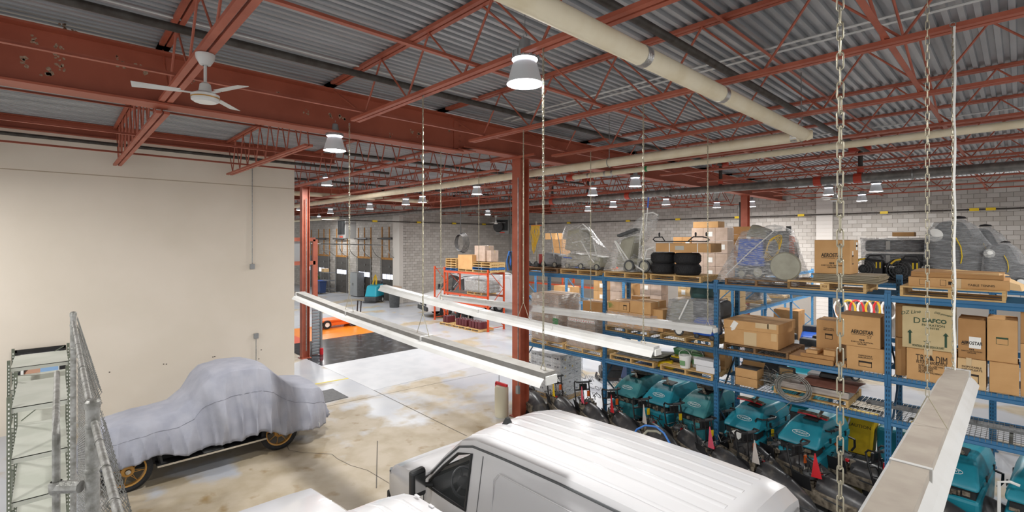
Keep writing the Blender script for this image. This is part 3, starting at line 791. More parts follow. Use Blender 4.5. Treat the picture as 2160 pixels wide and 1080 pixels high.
TOPZ, MIDZ, LOWZ = 3.69, 2.36, 1.66
rack('pallet_rack', 'long blue pallet rack loaded with cartons and wrapped machines', (0, 10, 0), 0, RX, 1.07,
     [[(TOPZ, 0), (LOWZ, 1)], [(TOPZ, 0), (MIDZ, 1), (LOWZ, 1)], [(TOPZ, 0), (MIDZ, 1), (LOWZ, 1)], [(TOPZ, 0), (MIDZ, 1), (LOWZ, 1)]], 3.77, 3.97, bluem, dbm=M('brace_navy', '22435c', .5))
rack('pallet_rack', 'blue pallet rack behind the cartons, carrying wrapped black machines', (0, 13.8, 0), 0, [-3.2, -.4, 2.4], 1.07, [[(3.62, 1), (2.2, 0)], [(3.62, 1), (2.2, 0)]], 3.7, 3.8, bluem)
rack('pallet_rack', 'light blue pallet rack running to the back wall', (-6.2, 15.4, 0), PI / 2, [0, 2.8, 5.6, 8.4], 1.07, [[(3.3, 0), (2.3, 1)]] * 3, 3.35, 3.35, bluel)
rack('pallet_rack', 'light blue pallet rack stacked with brown cartons behind the main rack', (0, 15.6, 0), 0, [-15.9, -13.1, -10.3, -7.6], 1.07, [[(3.3, 0), (2.1, 1)]] * 3, 3.4, 3.4, bluel)
ro = rack('pallet_rack', 'orange pallet rack with pallets and wrapped sheets', (0, 15.8, 0), 0, [-22.05, -18.35], 1.07, [[(2.92, 1), (1.75, 1), (1.3, 0)]], 3.1, 3.1, orm, slots=False)
rack('rack_frame', 'spare orange upright frame beside the orange pallet rack', (-23.3, 16.0, 0), 0, [0], .9, [], 3.1, 3.1, orm, 'rack frame', slots=False)
rack('pallet_rack', 'second orange pallet rack farther along the end wall', (0, 22.5, 0), 0, [-22.4, -19.2, -16], 1.07, [[(2.95, 1), (1.9, 1)]] * 2, 3.1, 3.1, orm, slots=False)

# ------------------------------------------------------------------ pallets
def make_pallet(m):
    t = thing('pallet', 'x', 'pallet'); w_, d = 1.2, 1.0
    me = MB().bx((0, 0, 0), (w_, .085, .018)).mesh('deck_board', m)
    for i in range(7): put('deck_board', me, t, (0, i * (d - .085) / 6, .122))
    st = MB().bx((0, 0, 0), (.04, d, .09)).mesh('stringer', m)
    for x in (0, w_ / 2 - .02, w_ - .04): put('stringer', st, t, (x, 0, .03))
    bb = MB().bx((0, 0, 0), (w_, .09, .018)).mesh('bottom_board', m)
    for y in (0, d / 2 - .045, d - .09): put('bottom_board', bb, t, (0, y, .012))
    t.scale = (1, 1, 1)
    return t
PAL = {}
def pallet(loc, label, m=woodm, rz=0, sx=1., sy=1., sz=1., group='wooden pallets'):
    if m.name not in PAL: PAL[m.name] = make_pallet(m); t = PAL[m.name]
    else: t = copy_tree(PAL[m.name])
    t['label'] = label; t['group'] = group; t.location = (loc[0], loc[1], loc[2] - .012); t.rotation_euler = (0, 0, rz); t.scale = (sx, sy, sz)
    return t
PH = .128
YF = 9.93
def pal_px(px, z, label, m=woodm, y=YF, **k):
    x = onY(px, y)
    for u in RX:   # keep clear of the uprights where the load stands between them
        if z < 3.6 and x < u + .05 and x + 1.2 > u - .05: x = u + .05 if x + .6 > u else u - 1.25
    return pallet((x, y, z), label, m, **k)
DZ = .012
pal_px(1110, TOPZ, 'worn pallet under the grey vacuum and the yellow cords', woodd)
pal_px(1182, TOPZ, 'pallet under the wrapped putty grey floor machines')
pal_px(1274, TOPZ, 'pallet under the tall peaked bundle of stretch film')
pal_px(1371, TOPZ, 'pallet under the four black tyres')
pal_px(1529, TOPZ, 'pallet inside the film of the wrapped blue machine', woodd)
t = pal_px(1661, TOPZ, 'pallet with a block marked R33 under the flattened cardboard', sz=1.25)
MB().bx((.53, -.006, .032), (.67, .0, .118)).build('front_block', woodm, t); lettering('R33', .045, M('burnt_print', '6b4420', .8), t, (.6, -.0075, .075), (PI / 2, 0, 0))
pal_px(1898, TOPZ, 'pallet under the flat crumpled games table cartons', sz=1.3)
pal_px(1121, LOWZ + DZ, 'pallet under the tall wrapped stack with a green label')
pal_px(1195, LOWZ + DZ, 'pallet under the shorter wrapped stack with a red striped band')
pal_px(1277, MIDZ + DZ, 'pallet under the film wrapped cartons with a green leaf print')
pal_px(1395, MIDZ + DZ, 'pallet under the smoky wrapped machine and blue bin')
pal_px(1286, LOWZ + DZ, 'pallet carrying grey floor mats')
pal_px(1405, LOWZ + DZ, 'pallet carrying buckets and white boxes')
pal_px(1526, MIDZ + DZ, 'dark pallet under the big lidded carton', woodd)
pal_px(1632, LOWZ + DZ, 'pallet under the carpet roll and wrapped sheets', y=10.02)

# ------------------------------------------------------------------ cartons
def carton(x0, y0, z0, w_, d, h, label, m=cardm, rz=0, tape=True, group=None, lid=0, flaps=True, prints=(), bulge=0.0):
    t = thing('carton', label, 'carton', (x0, y0, z0), rz, group)
    b = MB(); e = .004
    b.bx((0, 0, 0), (w_, d, h - e))
    b.build('carton_body', m, t, bevel=.006)
    if flaps:
        for s in (0, 1):
            MB().hexa([(.003, .003 + s * d / 2, h - e), (w_ - .003, .003 + s * d / 2, h - e), (w_ - .003, d / 2 - .003 + s * d / 2, h - e), (.003, d / 2 - .003 + s * d / 2, h - e),
                       (.003, .003 + s * d / 2, h + (.012 * bulge if s == 0 else 0)), (w_ - .003, .003 + s * d / 2, h), (w_ - .003, d / 2 - .003 + s * d / 2, h + (.02 * bulge if s == 0 else .01 * bulge)), (.003, d / 2 - .003 + s * d / 2, h + .02 * bulge)]).build('top_flap', m, t)
    if tape:
        tp = MB().bx((-.001, d / 2 - .025, h), (w_ + .001, d / 2 + .025, h + .002)); tp.bx((w_ / 2 - .028, -.0015, h - .16), (w_ / 2 + .028, .0, h + .002)) if False else None
        tp.build('tape', tapem, t)
        MB().bx((w_, d / 2 - .025, h - .13), (w_ + .0015, d / 2 + .025, h)).build('tape', tapem, t)
    if lid:
        MB().bx((-.012, -.012, h - lid), (w_ + .012, d + .012, h + .012)).build('lid', m, t, bevel=.006)
    for txt, u, v, size, mm, kw in prints:
        lettering(txt, size, mm, t, (w_ * u, -.0025 - (.012 if False else 0), h * v), (PI / 2, kw.pop('tilt', 0) if False else 0, 0), **{k: q for k, q in kw.items()})
    return t
def star(t, x, z, s, y=-.002, m=ink):
    pts = [(x + s * (1 if i % 2 == 0 else .42) * math.sin(PI * i / 5), z + s * (1 if i % 2 == 0 else .42) * math.cos(PI * i / 5)) for i in range(10)]
    inn = [(x + (p[0] - x) * .72, z + (p[1] - z) * .72) for p in pts]
    b = MB(); b.add([(p[0], y, p[1]) for p in pts] + [(p[0], y, p[1]) for p in inn], [(i, (i + 1) % 10, 10 + (i + 1) % 10, 10 + i) for i in range(10)])
    b.build('star_print', m, t)
def frame_print(t, x, z, w_, h, y=-.002, m=ink, thick=.008, bar=.03):
    b = MB()
    b.bx((x - w_ / 2, y, z - h / 2), (x - w_ / 2 + thick, y + .001, z + h / 2)); b.bx((x + w_ / 2 - thick, y, z - h / 2), (x + w_ / 2, y + .001, z + h / 2))
    b.bx((x - w_ / 2, y, z - h / 2), (x + w_ / 2, y + .001, z - h / 2 + thick)); b.bx((x - w_ / 2, y, z + h / 2 - bar), (x + w_ / 2, y + .001, z + h / 2))
    b.build('handling_print', m, t)
def patch(t, x, z, w_, h, m=paper, y=-.003, name='paper_label', tilt=0):
    R = Matrix.Rotation(tilt, 3, 'Y'); return MB().box((x, y, z), (w_, .002, h), R).build(name, m, t)
def side_patch(t, x, y, z, w_, h, m=paper, name='paper_label'):
    return MB().box((x + .001, y, z), (.002, w_, h)).build(name, m, t)
def aero(t, w_, h, u=.5, v=.55, k=1.0):
    s = w_ * .13 * k
    lettering('AEROSTAR', s * 1.35, ink, t, (w_ * u, -.003, h * v), (PI / 2, 0, 0), width=w_ * .62 * k, shear=.12, bold=.002)
    MB().bx((w_ * (u - .3 * k), -.0025, h * v - s * .72), (w_ * (u + .1 * k), -.0015, h * v - s * .62)).build('underline_print', ink, t)
    star(t, w_ * (u + .2 * k), h * v - s * .95, s * .62)
    b = MB()
    for i in range(3): b.bx((w_ * u - s * .5 + i * s * .38, -.0025, h * v - s * 2.15), (w_ * u - s * .5 + i * s * .38 + s * .25, -.0015, h * v - s * 1.75))
    b.build('emblem_print', ink, t)['kind'] = 'stuff'
    lettering('DAFCO FILTRATION', s * .5, ink, t, (w_ * u, -.003, h * v - s * 2.55), (PI / 2, 0, 0), width=w_ * .6 * k)
    lettering('GROUPE', s * .5, ink, t, (w_ * u, -.003, h * v - s * 3.05), (PI / 2, 0, 0))
def cpx(pl, pr, pt, z0, y, depth, label, m=cardm, zt=None, **k):
    "carton whose front face spans two pixel columns on the plane Y=y and stands on z0"
    a, b_ = onY(pl, y), onY(pr, y); z1 = onY(pl, y, pt).z if zt is None else zt
    return carton(a, y, z0, b_ - a, depth, z1 - z0, label, m, **k), b_ - a, z1 - z0
PT = PH + .004
# top level, over pallet with the flattened cardboard
zf = TOPZ + 1.25 * PH + .002
xf = onY(1713, 10.02)
fc = thing('flattened_cartons', 'pile of flattened grey brown cartons under the star printed carton', 'cardboard', (xf, 10.02, zf))
for i in range(9):
    dx = rnd.uniform(-.03, .03)
    MB().bx((dx, rnd.uniform(-.02, .02), i * .016), (.98 + dx, .8, i * .016 + .012)).build('cardboard_sheet', M('grey_card', 'a49a86', .85, 0, '95896f', 4, .5), fc)
zb = zf + 9 * .016 + .002
t, w_, h = cpx(1718, 1793, 507, zb, 10.05, .62, 'star printed carton on the flattened cardboard, top of the blue rack', cardm, bulge=.5)
aero(t, w_, h, .5, .55); frame = side_patch(t, w_, .5, h * .82, .12, .14, paper); side_patch(t, w_, .5, h * .83, .12, .03, M('blue_print', '3b74a8', .6), 'blue_band_print')
side_patch(t, w_, .2, h * .6, .06, .1, paper, 'torn_label'); side_patch(t, w_, .2, h * .42, .1, .16, ink, 'handling_print'); side_patch(t, w_ + .0006, .2, h * .415, .085, .12, cardm, 'handling_print')
# mid level, third bay
zm = MIDZ + DZ
t, w_, h = cpx(1528, 1641, 674, zm + PT, 9.97, .98, 'big lidded carton on a dark pallet, mid shelf of the blue rack', cardm, lid=.16, bulge=0)
patch(t, w_ * .5, h * .3, .24, .26, tapem, -.003, 'tape'); patch(t, w_ * .93, h * .55, .1, .2, cardl, -.003, 'torn_label'); patch(t, w_ * .2, h * .82, .1, .16, paper, -.016, 'torn_label', .5); patch(t, w_ * .16, h * .72, .09, .12, paper, -.004, 'torn_label', -.5)
patch(t, w_ * .9, h * .93, .16, .1, tapem, -.015, 'tape'); patch(t, w_ * .72, h * .92, .24, .1, tapem, -.015, 'tape')
cpx(1762, 1784, 765, zm, 10.0, .3, 'small brown carton under the stack of star printed cartons', cardm, tape=False)
zz = onY(1784, 10.02, 800).z
t, w_, h = cpx(1786, 1866, 728, zm, 10.0, .62, 'brown carton with a window print carrying the star printed carton', cardm)
frame_print(t, w_ * .5, h * .3, w_ * .35, h * .24); lettering('DISPOSABLE\nAEROPLEATS', .035, ink, t, (w_ * .5, -.003, h * .6), (PI / 2, 0, 0))
hq = h
t, w_, h = cpx(1767, 1857, 663, zm + hq + .003, 10.0, .62, 'star printed carton on the mid shelf of the blue rack', cardm, bulge=.6)
aero(t, w_, h, .58, .48, .85)
t, w_, h = cpx(1664, 1757, 752, zm, 9.96, .62, 'flattened brown carton under two small parts cartons', cardd, tape=False, zt=zm + .09)
t2, _, h2 = cpx(1688, 1759, 740, zm + .094, 9.98, .6, 'second flattened brown carton under two small parts cartons', cardd, tape=False, zt=zm + .16)
cpx(1700, 1724, 737, zm + .164, 9.99, .36, 'small parts carton with a taped face, beside the window print carton', cardm)
cpx(1737, 1761, 738, zm + .164, 10.0, .3, 'small parts carton close to the hanging chain', cardm)
t, w_, h = cpx(1722, 1775, 674, zm, 10.46, .5, 'tall brown carton with a small window print behind the parts cartons', cardm, bulge=.5)
frame_print(t, w_ * .5, h * .6, w_ * .3, h * .14); lettering('DISPOSABLE\nAEROPLEATS', .03, ink, t, (w_ * .5, -.003, h * .78), (PI / 2, 0, 0))
# mid level, fourth bay
t, w_, h = cpx(1912, 2018, 733, zm, 9.97, .55, 'brown carton printed with a black triangle emblem', cardm)
lettering('TRI', .15, ink, t, (w_ * .3, -.003, h * .72), (PI / 2, 0, 0), width=w_ * .2); lettering('DIM', .15, ink, t, (w_ * .71, -.003, h * .72), (PI / 2, 0, 0), width=w_ * .22)
MB().add([(w_ * .43, -.003, h * .68), (w_ * .57, -.003, h * .68), (w_ * .5, -.003, h * .86)], [(0, 1, 2)]).build('triangle_print', ink, t)
MB().bx((w_ * .2, -.003, h * .645), (w_ * .83, -.002, h * .652)).build('underline_print', ink, t)
lettering('FILTER CORPORATION', .06, ink, t, (w_ * .51, -.003, h * .59), (PI / 2, 0, 0), width=w_ * .6)
for i, tx in enumerate(('KEEP DRY, USE NO HOOKS', 'FILTER MODEL', 'FILTER SIZE', 'QUANTITY', 'FILTER EFFICIENCY')): lettering(tx, .035, ink, t, (w_ * .25, -.003, h * (.5 - i * .055)), (PI / 2, 0, 0), ax='LEFT')
patch(t, w_ * .45, h * .95, .1, .1, tapem, -.003, 'tape'); ht = h
t, w_, h = cpx(1903, 2011, 646, zm + ht + .003, 9.99, .55, 'olive brown carton with green arrows printed up both sides', cardg, bulge=.6)
lettering('DZ Line', .075, greeni, t, (w_ * .17, -.003, h * .87), (PI / 2, -.2, 0), shear=.3); lettering('DIS-posapak', .045, greeni, t, (w_ * .82, -.003, h * .88), (PI / 2, .18, 0), shear=.3)
lettering('DAFCO', .085, greeni, t, (w_ * .64, -.003, h * .7), (PI / 2, 0, 0), bold=.003); lettering('FILTRATION', .05, greeni, t, (w_ * .62, -.003, h * .59), (PI / 2, 0, 0)); lettering('LIMITEE', .042, greeni, t, (w_ * .62, -.003, h * .52), (PI / 2, 0, 0))
lettering('D', .13, greeni, t, (w_ * .3, -.003, h * .68), (PI / 2, 0, 0)); lettering('MONTREAL-MISSISSAUGA-CALGARY', .05, greeni, t, (w_ * .52, -.003, h * .07), (PI / 2, 0, 0), width=w_ * .62)
star(t, w_ * .5, h * .18, .05, -.003, greeni)
for u in (.16, .86):
    MB().bx((w_ * u - .014, -.003, h * .1), (w_ * u + .014, -.002, h * .38)).build('arrow_print', greeni, t); MB().add([(w_ * u - .035, -.003, h * .37), (w_ * u + .035, -.003, h * .37), (w_ * u, -.003, h * .45)], [(0, 1, 2)]).build('arrow_print', greeni, t)
t, w_, h = cpx(2020, 2080, 754, zm, 9.97, .5, 'brown carton with a window print beside the triangle emblem carton', cardl); hr_ = h
frame_print(t, w_ * .5, h * .35, w_ * .5, h * .3); lettering('DISPOSABLE\nAEROPLEATS', .04, ink, t, (w_ * .5, -.003, h * .68), (PI / 2, 0, 0)); patch(t, w_ * .4, h * .9, .06, .12, tapem, -.003, 'tape')
t, w_, h = cpx(2021, 2079, 672, zm + hr_ + .003, 9.99, .5, 'orange brown star printed carton with a white label', cardd, bulge=.8)
aero(t, w_, h, .5, .4, 1.25); patch(t, w_ * .62, h * .42, .13, .17)
t, w_, h = cpx(2087, 2150, 762, zm, 9.97, .5, 'plain brown carton at the foot of the end stack', cardm); hs = h
t, w_, h = cpx(2082, 2147, 672, zm + hs + .003, 9.99, .5, 'tall brown carton with a green bar print', cardm, bulge=.8)
frame_print(t, w_ * .5, h * .5, w_ * .4, h * .17, m=greeni, thick=.004, bar=.025)
carton(.0, 10.0, zm, .7, .55, .75, 'plain carton beyond the green bar carton, lowest', cardm); carton(.0, 10.0, zm + .755, .66, .5, .5, 'plain carton beyond the green bar carton, stacked on another', cardd)
carton(-1.43, 10.1, zm, .14, .8, .62, 'narrow carton squeezed against the rack upright', cardd, tape=False); carton(-1.43, 10.12, zm + .625, .13, .8, .55, 'narrow carton stacked against the rack upright', cardd, tape=False)
# mid level, second bay: film wrapped cartons
zp = zm + PT
g_ = 'film wrapped cartons with a leaf print'
x0 = onY(1281, 9.97); x1 = onY(1372, 9.97); hh = onY(1281, 9.97, 653).z - zp; n = 2
for i in range(2):
    ww = (x1 - x0) / 2
    t = carton(x0 + i * ww, 9.98, zp, ww - .006, .7, hh, 'brown carton in the lower film wrapped layer', cardm, group=g_)
t, w_, h = cpx(1281, 1327, 634, zp + hh + .003, 9.98, .7, 'carton with a green leaf print on the film wrapped layer', cardm)
b = MB()
for i in range(6): a = .3 + i * .25; b.add([(.05, -.003, .04), (.05 + .13 * math.cos(a) - .02 * math.sin(a), -.003, .04 + .13 * math.sin(a)), (.05 + .19 * math.cos(a), -.003, .04 + .17 * math.sin(a))], [(0, 1, 2)])
b.build('leaf_print', M('leaf_print', '5e8a3a', .7), t); frame_print(t, w_ * .82, h * .45, .1, .12)
cpx(1329, 1373, 634, zp + hh + .003, 9.98, .7, 'plain carton beside the leaf printed carton', cardm)
cpx(1376, 1398, 652, zp, 10.05, .5, 'upright plain carton at the edge of the leaf printed cartons', cardm)
cpx(1332, 1362, 624, zp + hh + .003, 10.75, .2, 'flat carton behind the leaf printed carton', cardd)
def hull(name, pts, m, parent, cuts=2, amp=.03, seed=0, smooth=True):
    bm = bmesh.new()
    for p in pts: bm.verts.new(p)
    r = bmesh.ops.convex_hull(bm, input=bm.verts)
    bmesh.ops.delete(bm, geom=[v for v in bm.verts if not v.link_faces], context='VERTS')
    bmesh.ops.subdivide_edges(bm, edges=bm.edges, cuts=cuts, use_grid_fill=True)
    bm.normal_update()
    for v in bm.verts:
        k = noise.noise(v.co * 4.0 + Vector((seed, 0, 0))); v.co -= v.normal * amp * (k * .5 + .5)
    me = bpy.data.meshes.new(name); bm.to_mesh(me); bm.free(); me.materials.append(m)
    if smooth: me.polygons.foreach_set('use_smooth', [True] * len(me.polygons))
    return put(name, me, parent)
def film_box(x0, y0, z0, x1, y1, z1, label, m=None, skew=.15, group=None):
    pts = [(x0 - skew, y0 - .05, z0), (x1 + skew, y0 - .05, z0), (x1 + skew, y1 + .05, z0), (x0 - skew, y1 + .05, z0), (x0 - .03, y0 - .03, z1), (x1 + .03, y0 - .03, z1), (x1 + .03, y1 + .03, z1), (x0 - .03, y1 + .03, z1)]
    o = thing('stretch_film', label, 'stretch film', (0, 0, 0), 0, group)
    hull('film_sheet', pts, m or film, o, 3, .02, rnd.random() * 9); return o
film_box(x0, 9.97, zp - .05, x1 + .1, 10.7, zp + hh - .02, 'clear stretch film round the lower leaf print cartons', film, .06)
# low level, first bay: wrapped stacks
zl = LOWZ + DZ + PT
LAYER = [', bottom layer', ', second layer', ', third layer', ', fourth layer', ', top layer']
def stack(pl, pr, pt, z0, y, depth, nx, nz, label, group, m=cardw, ny=2):
    a, b_ = onY(pl, y), onY(pr, y); z1 = onY(pl, y, pt).z; dx, dz, dy = (b_ - a) / nx, (z1 - z0) / nz, depth / ny
    for i in range(nx):
        for k in range(nz):
            for j in range(ny):
                if j and k < nz - 1 and i < nx - 1: continue
                t = carton(a + i * dx, y + j * dy, z0 + k * dz, dx - .004, dy - .004, dz - .003, label + LAYER[k if k < nz - 1 else -1], m, tape=(k == nz - 1), group=group, flaps=(k == nz - 1))
                if j == 0 and rnd.random() < .75: patch(t, dx * rnd.uniform(.6, .8), dz * .6, .1, .08)
    return a, b_, z1
a, b_, z1 = stack(1122, 1178, 617, zl, 9.98, .9, 3, 5, 'film wrapped carton in the tall stack with the green label', 'wrapped stack with the green label')
o = MB().box((onY(1172, 9.97), 9.962, onY(1172, 9.97, 678).z), (.19, .003, .17)).build('green_label', M('green_sticker', '35b25a', .6)); tag(o, 'green square label stuck on the tall wrapped stack', 'label')
film_box(a, 9.98, zl - .1, b_, 10.88, z1, 'stretch film round the tall stack with the green label', film, .04)
a, b_, z1 = stack(1199, 1255, 666, zl, 9.98, .9, 3, 3, 'film wrapped carton in the shorter stack with a red striped band', 'wrapped stack with the striped band')
band = thing('printed_tape', 'white tape band with red marks round the shorter wrapped stack', 'tape', (a, 9.972, z1 - .12))
MB().bx((0, 0, 0), (b_ - a, .002, .07)).build('tape_strip', paper, band)
for i in range(11): MB().bx((.04 + i * (b_ - a) / 11.3, -.002, .02), (.07 + i * (b_ - a) / 11.3, 0, .05)).build('red_mark', redp, band)
film_box(a, 9.98, zl - .1, b_, 10.88, z1, 'stretch film round the shorter stack with the striped band', film, .04)
cpx(1229, 1270, 634, z1 + .005, 10.3, .5, 'brown carton standing on the shorter wrapped stack', cardd)
# white boxes on the floor under the first bay
g_ = 'white boxes wrapped on the floor'
bp0 = Vector((onY(1118, 10.4), 10.4, 0))
pallet((bp0.x, 10.4, 0), 'pallet on the floor under the white boxes')
for i in range(4):
    for j in range(3):
        for k in range(5):
            if i < 3 and j > 0 and k < 4: continue
            t = carton(bp0.x + .01 + i * .295, 10.41 + j * .32, PT + k * .235, .29, .315, .232, 'small white printed box in the wrapped stack on the floor', M('white_carton', 'dcdde0', .6), tape=False, group=g_, flaps=(k == 4))
            patch(t, .2, .14, .06, .045, M('navy_print', '2b3350', .6), -.002, 'label_print'); patch(t, .11, .14, .07, .03, ink, -.002, 'label_print')
            side_patch(t, .29, .1, .14, .06, .04, MATS['navy_print'], 'label_print')
            if rnd.random() < .4: side_patch(t, .29, .22, .1, .05, .05, yelp, 'label_print')
film_box(bp0.x, 10.41, .05, bp0.x + 1.19, 11.36, PT + 5 * .235, 'clear stretch film round the white boxes on the floor', film, .03)
# games table cartons on the end pallet
zg = TOPZ + 1.3 * PH + .002; xg = onY(1916, 10.0)
for k, (w_, d, h, m, lab) in enumerate(((1.14, .9, .15, cardm, 'long flat carton marked table tennis on the top pallet'), (1.05, .86, .06, cardd, 'flat crumpled carton lying on the table tennis carton'))):
    t = carton(xg + .03 * k, 10.0 + .02 * k, zg + (.153 if k else 0), w_, d, h, lab, m, tape=False, bulge=2 * k)
    if k == 0:
        lettering('TABLE TENNIS', .045, ink, t, (w_ * .74, -.003, h * .4), (PI / 2, 0, 0)); frame_print(t, .2, h * .5, .12, .09, thick=.004, bar=.004); frame_print(t, .42, h * .5, .07, .09, thick=.004, bar=.004); patch(t, .6, h * .5, .05, h, tapem, -.003, 'tape'); patch(t, .5, h * .5, .04, .05, ink, -.003, 'bar_code')
        MB().hexa([(w_, .0, .02), (w_ + .12, .1, .0), (w_ + .2, .6, .0), (w_, .8, .02), (w_, .0, .13), (w_ + .1, .08, .09), (w_ + .16, .6, .06), (w_, .8, .14)]).build('torn_end', cardl, t)
    else:
        MB().hexa([(.3, .1, .06), (1.0, .05, .06), (1.1, .4, .05), (.5, .5, .07), (.3, .1, .08), (1.0, .05, .1), (1.1, .4, .06), (.5, .5, .12)]).build('torn_flap', cardl, t)
# cartons on the racks behind
zc_ = 3.3
def bstack(pl, pr, pt, pb, y, nx, nz, label, group, m, depth=.5):
    a, b_ = onY(pl, y), onY(pr, y); zt, z0 = onY(pl, y, pt).z, onY(pl, y, pb).z
    for i in range(nx):
        for k in range(nz):
            t = carton(a + i * (b_ - a) / nx, y, z0 + k * (zt - z0) / nz, (b_ - a) / nx - .005, depth, (zt - z0) / nz - .004, label + (LAYER[k if k < nz - 1 else -1] if nz > 1 else ''), m, group=group, tape=False, flaps=(k == nz - 1))
            if rnd.random() < .5: patch(t, (b_ - a) / nx * .6, (zt - z0) / nz * .5, .14, .16)
    return a, b_, z0, zt
ZR = 3.305
def zpx(px, y, z): # pixel row of height z
    return HZ + (H - z) * F / (-onY(px, y) * CA + y * SA)
bstack(1459, 1535, 481, zpx(1459, 15.7, ZR), 15.7, 3, 4, 'film wrapped brown carton in the tall stack behind the tyres', 'tall wrapped stack behind the tyres', cardw)
bstack(1462, 1515, 468, 481, 15.75, 1, 1, 'wide carton topping the wrapped stack behind the tyres', 'tops of rear stacks', cardm)
bstack(1300, 1330, 585, zpx(1300, 15.7, ZR), 15.7, 1, 1, 'carton among the rear stock behind the peaked film', 'rear cartons behind the peaked film', cardd)
bstack(1420, 1458, 500, zpx(1420, 15.8, ZR), 15.8, 2, 3, 'brown carton in the rear stack beside the tall wrapped one', 'rear stack beside the wrapped one', cardd)
bstack(1150, 1172, 492, 505, 15.9, 1, 1, 'open brown carton topping the clutter behind the yellow cords', 'rear open cartons', cardm); bstack(1165, 1188, 505, zpx(1165, 15.75, ZR), 15.75, 1, 4, 'brown carton in the column behind the yellow cords', 'rear column behind the cords', cardd)
bstack(1546, 1602, 478, 510, 17.5, 1, 2, 'brown wrapped carton near the dark red column', 'rear cartons by the dark column', cardd); 
bstack(1546, 1602, 510, zpx(1546, 17.5, ZR), 17.5, 3, 3, 'brown carton in the stack behind the dark red column', 'rear stack behind the dark column', cardm)
carton(-6.9, 21.2, 0, .9, .8, 1.8, 'tall brown carton far back on the floor', cardd)
for px, pr, pt, pb, nx, nz, m, lab in ((1168, 1207, 602, 632, 2, 2, cardm, 'white labelled carton on the rear rack, seen over the tall stack'), (1252, 1272, 590, 625, 2, 2, cardm, 'brown carton with white labels on the rear rack by the upright'), (1287, 1313, 588, 622, 1, 2, cardw, 'wrapped carton on the rear rack with a white label'), (1318, 1336, 598, 618, 1, 1, cardm, 'carton beside the wrapped one on the rear rack'), (1350, 1395, 592, 632, 2, 2, cardw, 'film wrapped carton on the rear rack past the chain'), (1430, 1510, 592, 660, 4, 4, cardl, 'pale carton in the wide rear stack behind the smoky film'), (1518, 1560, 604, 670, 3, 3, cardl, 'pale brown carton in the rear stack beyond the blue upright')):
    bstack(px, pr, pt, zpx(px, 15.9, 2.12), 15.9, nx, nz, lab, lab.split(' on ')[0] + ' group', m)
for px in (1165, 1250, 1285, 1350, 1430): pallet((onY(px, 15.6), 15.62, 2.12), 'pale pallet on the rear light blue rack', woodm, group='rear rack pallets', sz=.01) if False else None
for i in range(0):
    x = -15.3 + i * .52; h = rnd.choice((.45, .6, .8, 1.0)); carton(x, 16.0 + rnd.uniform(-.1, .1), 2.115, .46, .5, min(h, 1.0), 'brown carton in the row along the rear light blue rack', rnd.choice((cardm, cardd, cardl)), group='row along the rear light blue rack', tape=False)
# orange rack stock
zo = 2.935
for i in range(5): pallet((onY(940, 15.85), 15.85, zo + i * .13), 'empty pallet in the stack on the orange rack' if i else 'blue painted pallet at the bottom of the empty stack on the orange rack', M('blue_pallet', '2c6aa8', .7) if i == 0 else woodm, sx=.8, group='empty pallets on the orange rack' if i else None)
t, w_, h = cpx(966, 996, 537, zo + .13, 15.83, .9, 'long brown carton on the orange rack', cardm); pallet((onY(966, 15.83), 15.83, zo), 'pallet under the long carton on the orange rack', woodm, sx=1.1)
for i in range(4): pallet((onY(996, 15.85), 15.85, zo + i * .13), 'pallet in the wide stack at the end of the orange rack' if i != 1 else 'blue painted pallet inside the wide stack', M('blue_pallet', '2c6aa8', .7) if i == 1 else woodm, sx=1.2, group='wide pallet stack on the orange rack' if i != 1 else None)
cpx(1001, 1023, 518, zo + .55, 16.1, .6, 'wrapped carton standing on the wide pallet stack', cardw); cpx(1024, 1036, 528, zo + .55, 16.2, .5, 'smaller wrapped carton on the wide pallet stack', cardw)
zo2 = 1.765
pallet((onY(985, 15.85), 15.85, zo2), 'pallet under the wrapped sheets on the orange rack', woodm)
sh = thing('sheet_stack', 'film wrapped stack of grey sheets on the orange rack', 'sheet stack', (onY(982, 15.85), 15.85, zo2 + .14))
for i in range(12): MB().bx((rnd.uniform(-.03, .03), 0, i * .045), (1.75 + rnd.uniform(-.05, .05), .85, i * .045 + .036)).build('sheet', M('grey_sheet', '8f8c88', .6, 0, '7a7570', 3, .5), sh)
film_box(onY(982, 15.85), 15.85, zo2 + .14, onY(982, 15.85) + 1.75, 16.7, zo2 + .75, 'stretch film round the grey sheets on the orange rack', film, .05)
g_ = 'dark red batteries on the floor pallets'
for i in range(3):
    x = onY(940 + i * 27, 15.7); pallet((x, 15.3, 0), 'floor pallet in front of the orange rack', woodm, group='floor pallets by the orange rack', sx=.9)
    for k in range(4 if i else 2):
        t = thing('battery', 'dark red battery block on the floor pallets', 'battery', (x + .1 + .24 * k, 15.45, PH), 0, g_)
        MB().bx((0, 0, 0), (.2, .5, .34)).build('battery_case', M('maroon_plastic', '5a1f26', .45), t, bevel=.01)
        for q in range(3): MB().cyl((.1, .1 + q * .15, .34), (.1, .1 + q * .15, .37), .03, 8).build('terminal_cap', midgrey, t)
for i, x in enumerate((-21.4, -20.9)):
    tyre_t = thing('tyre', 'black tyre standing under the orange rack', 'tyre', (x, 16.5, .36), 0, 'tyres under the orange rack')
    MB().lathe([(.2, -.1), (.3, -.12), (.36, -.09), (.36, .09), (.3, .12), (.2, .1)], 24, (0, 0, 0), Matrix.Rotation(PI / 2, 3, 'Y')).build('tyre_body', blkr, tyre_t, True)
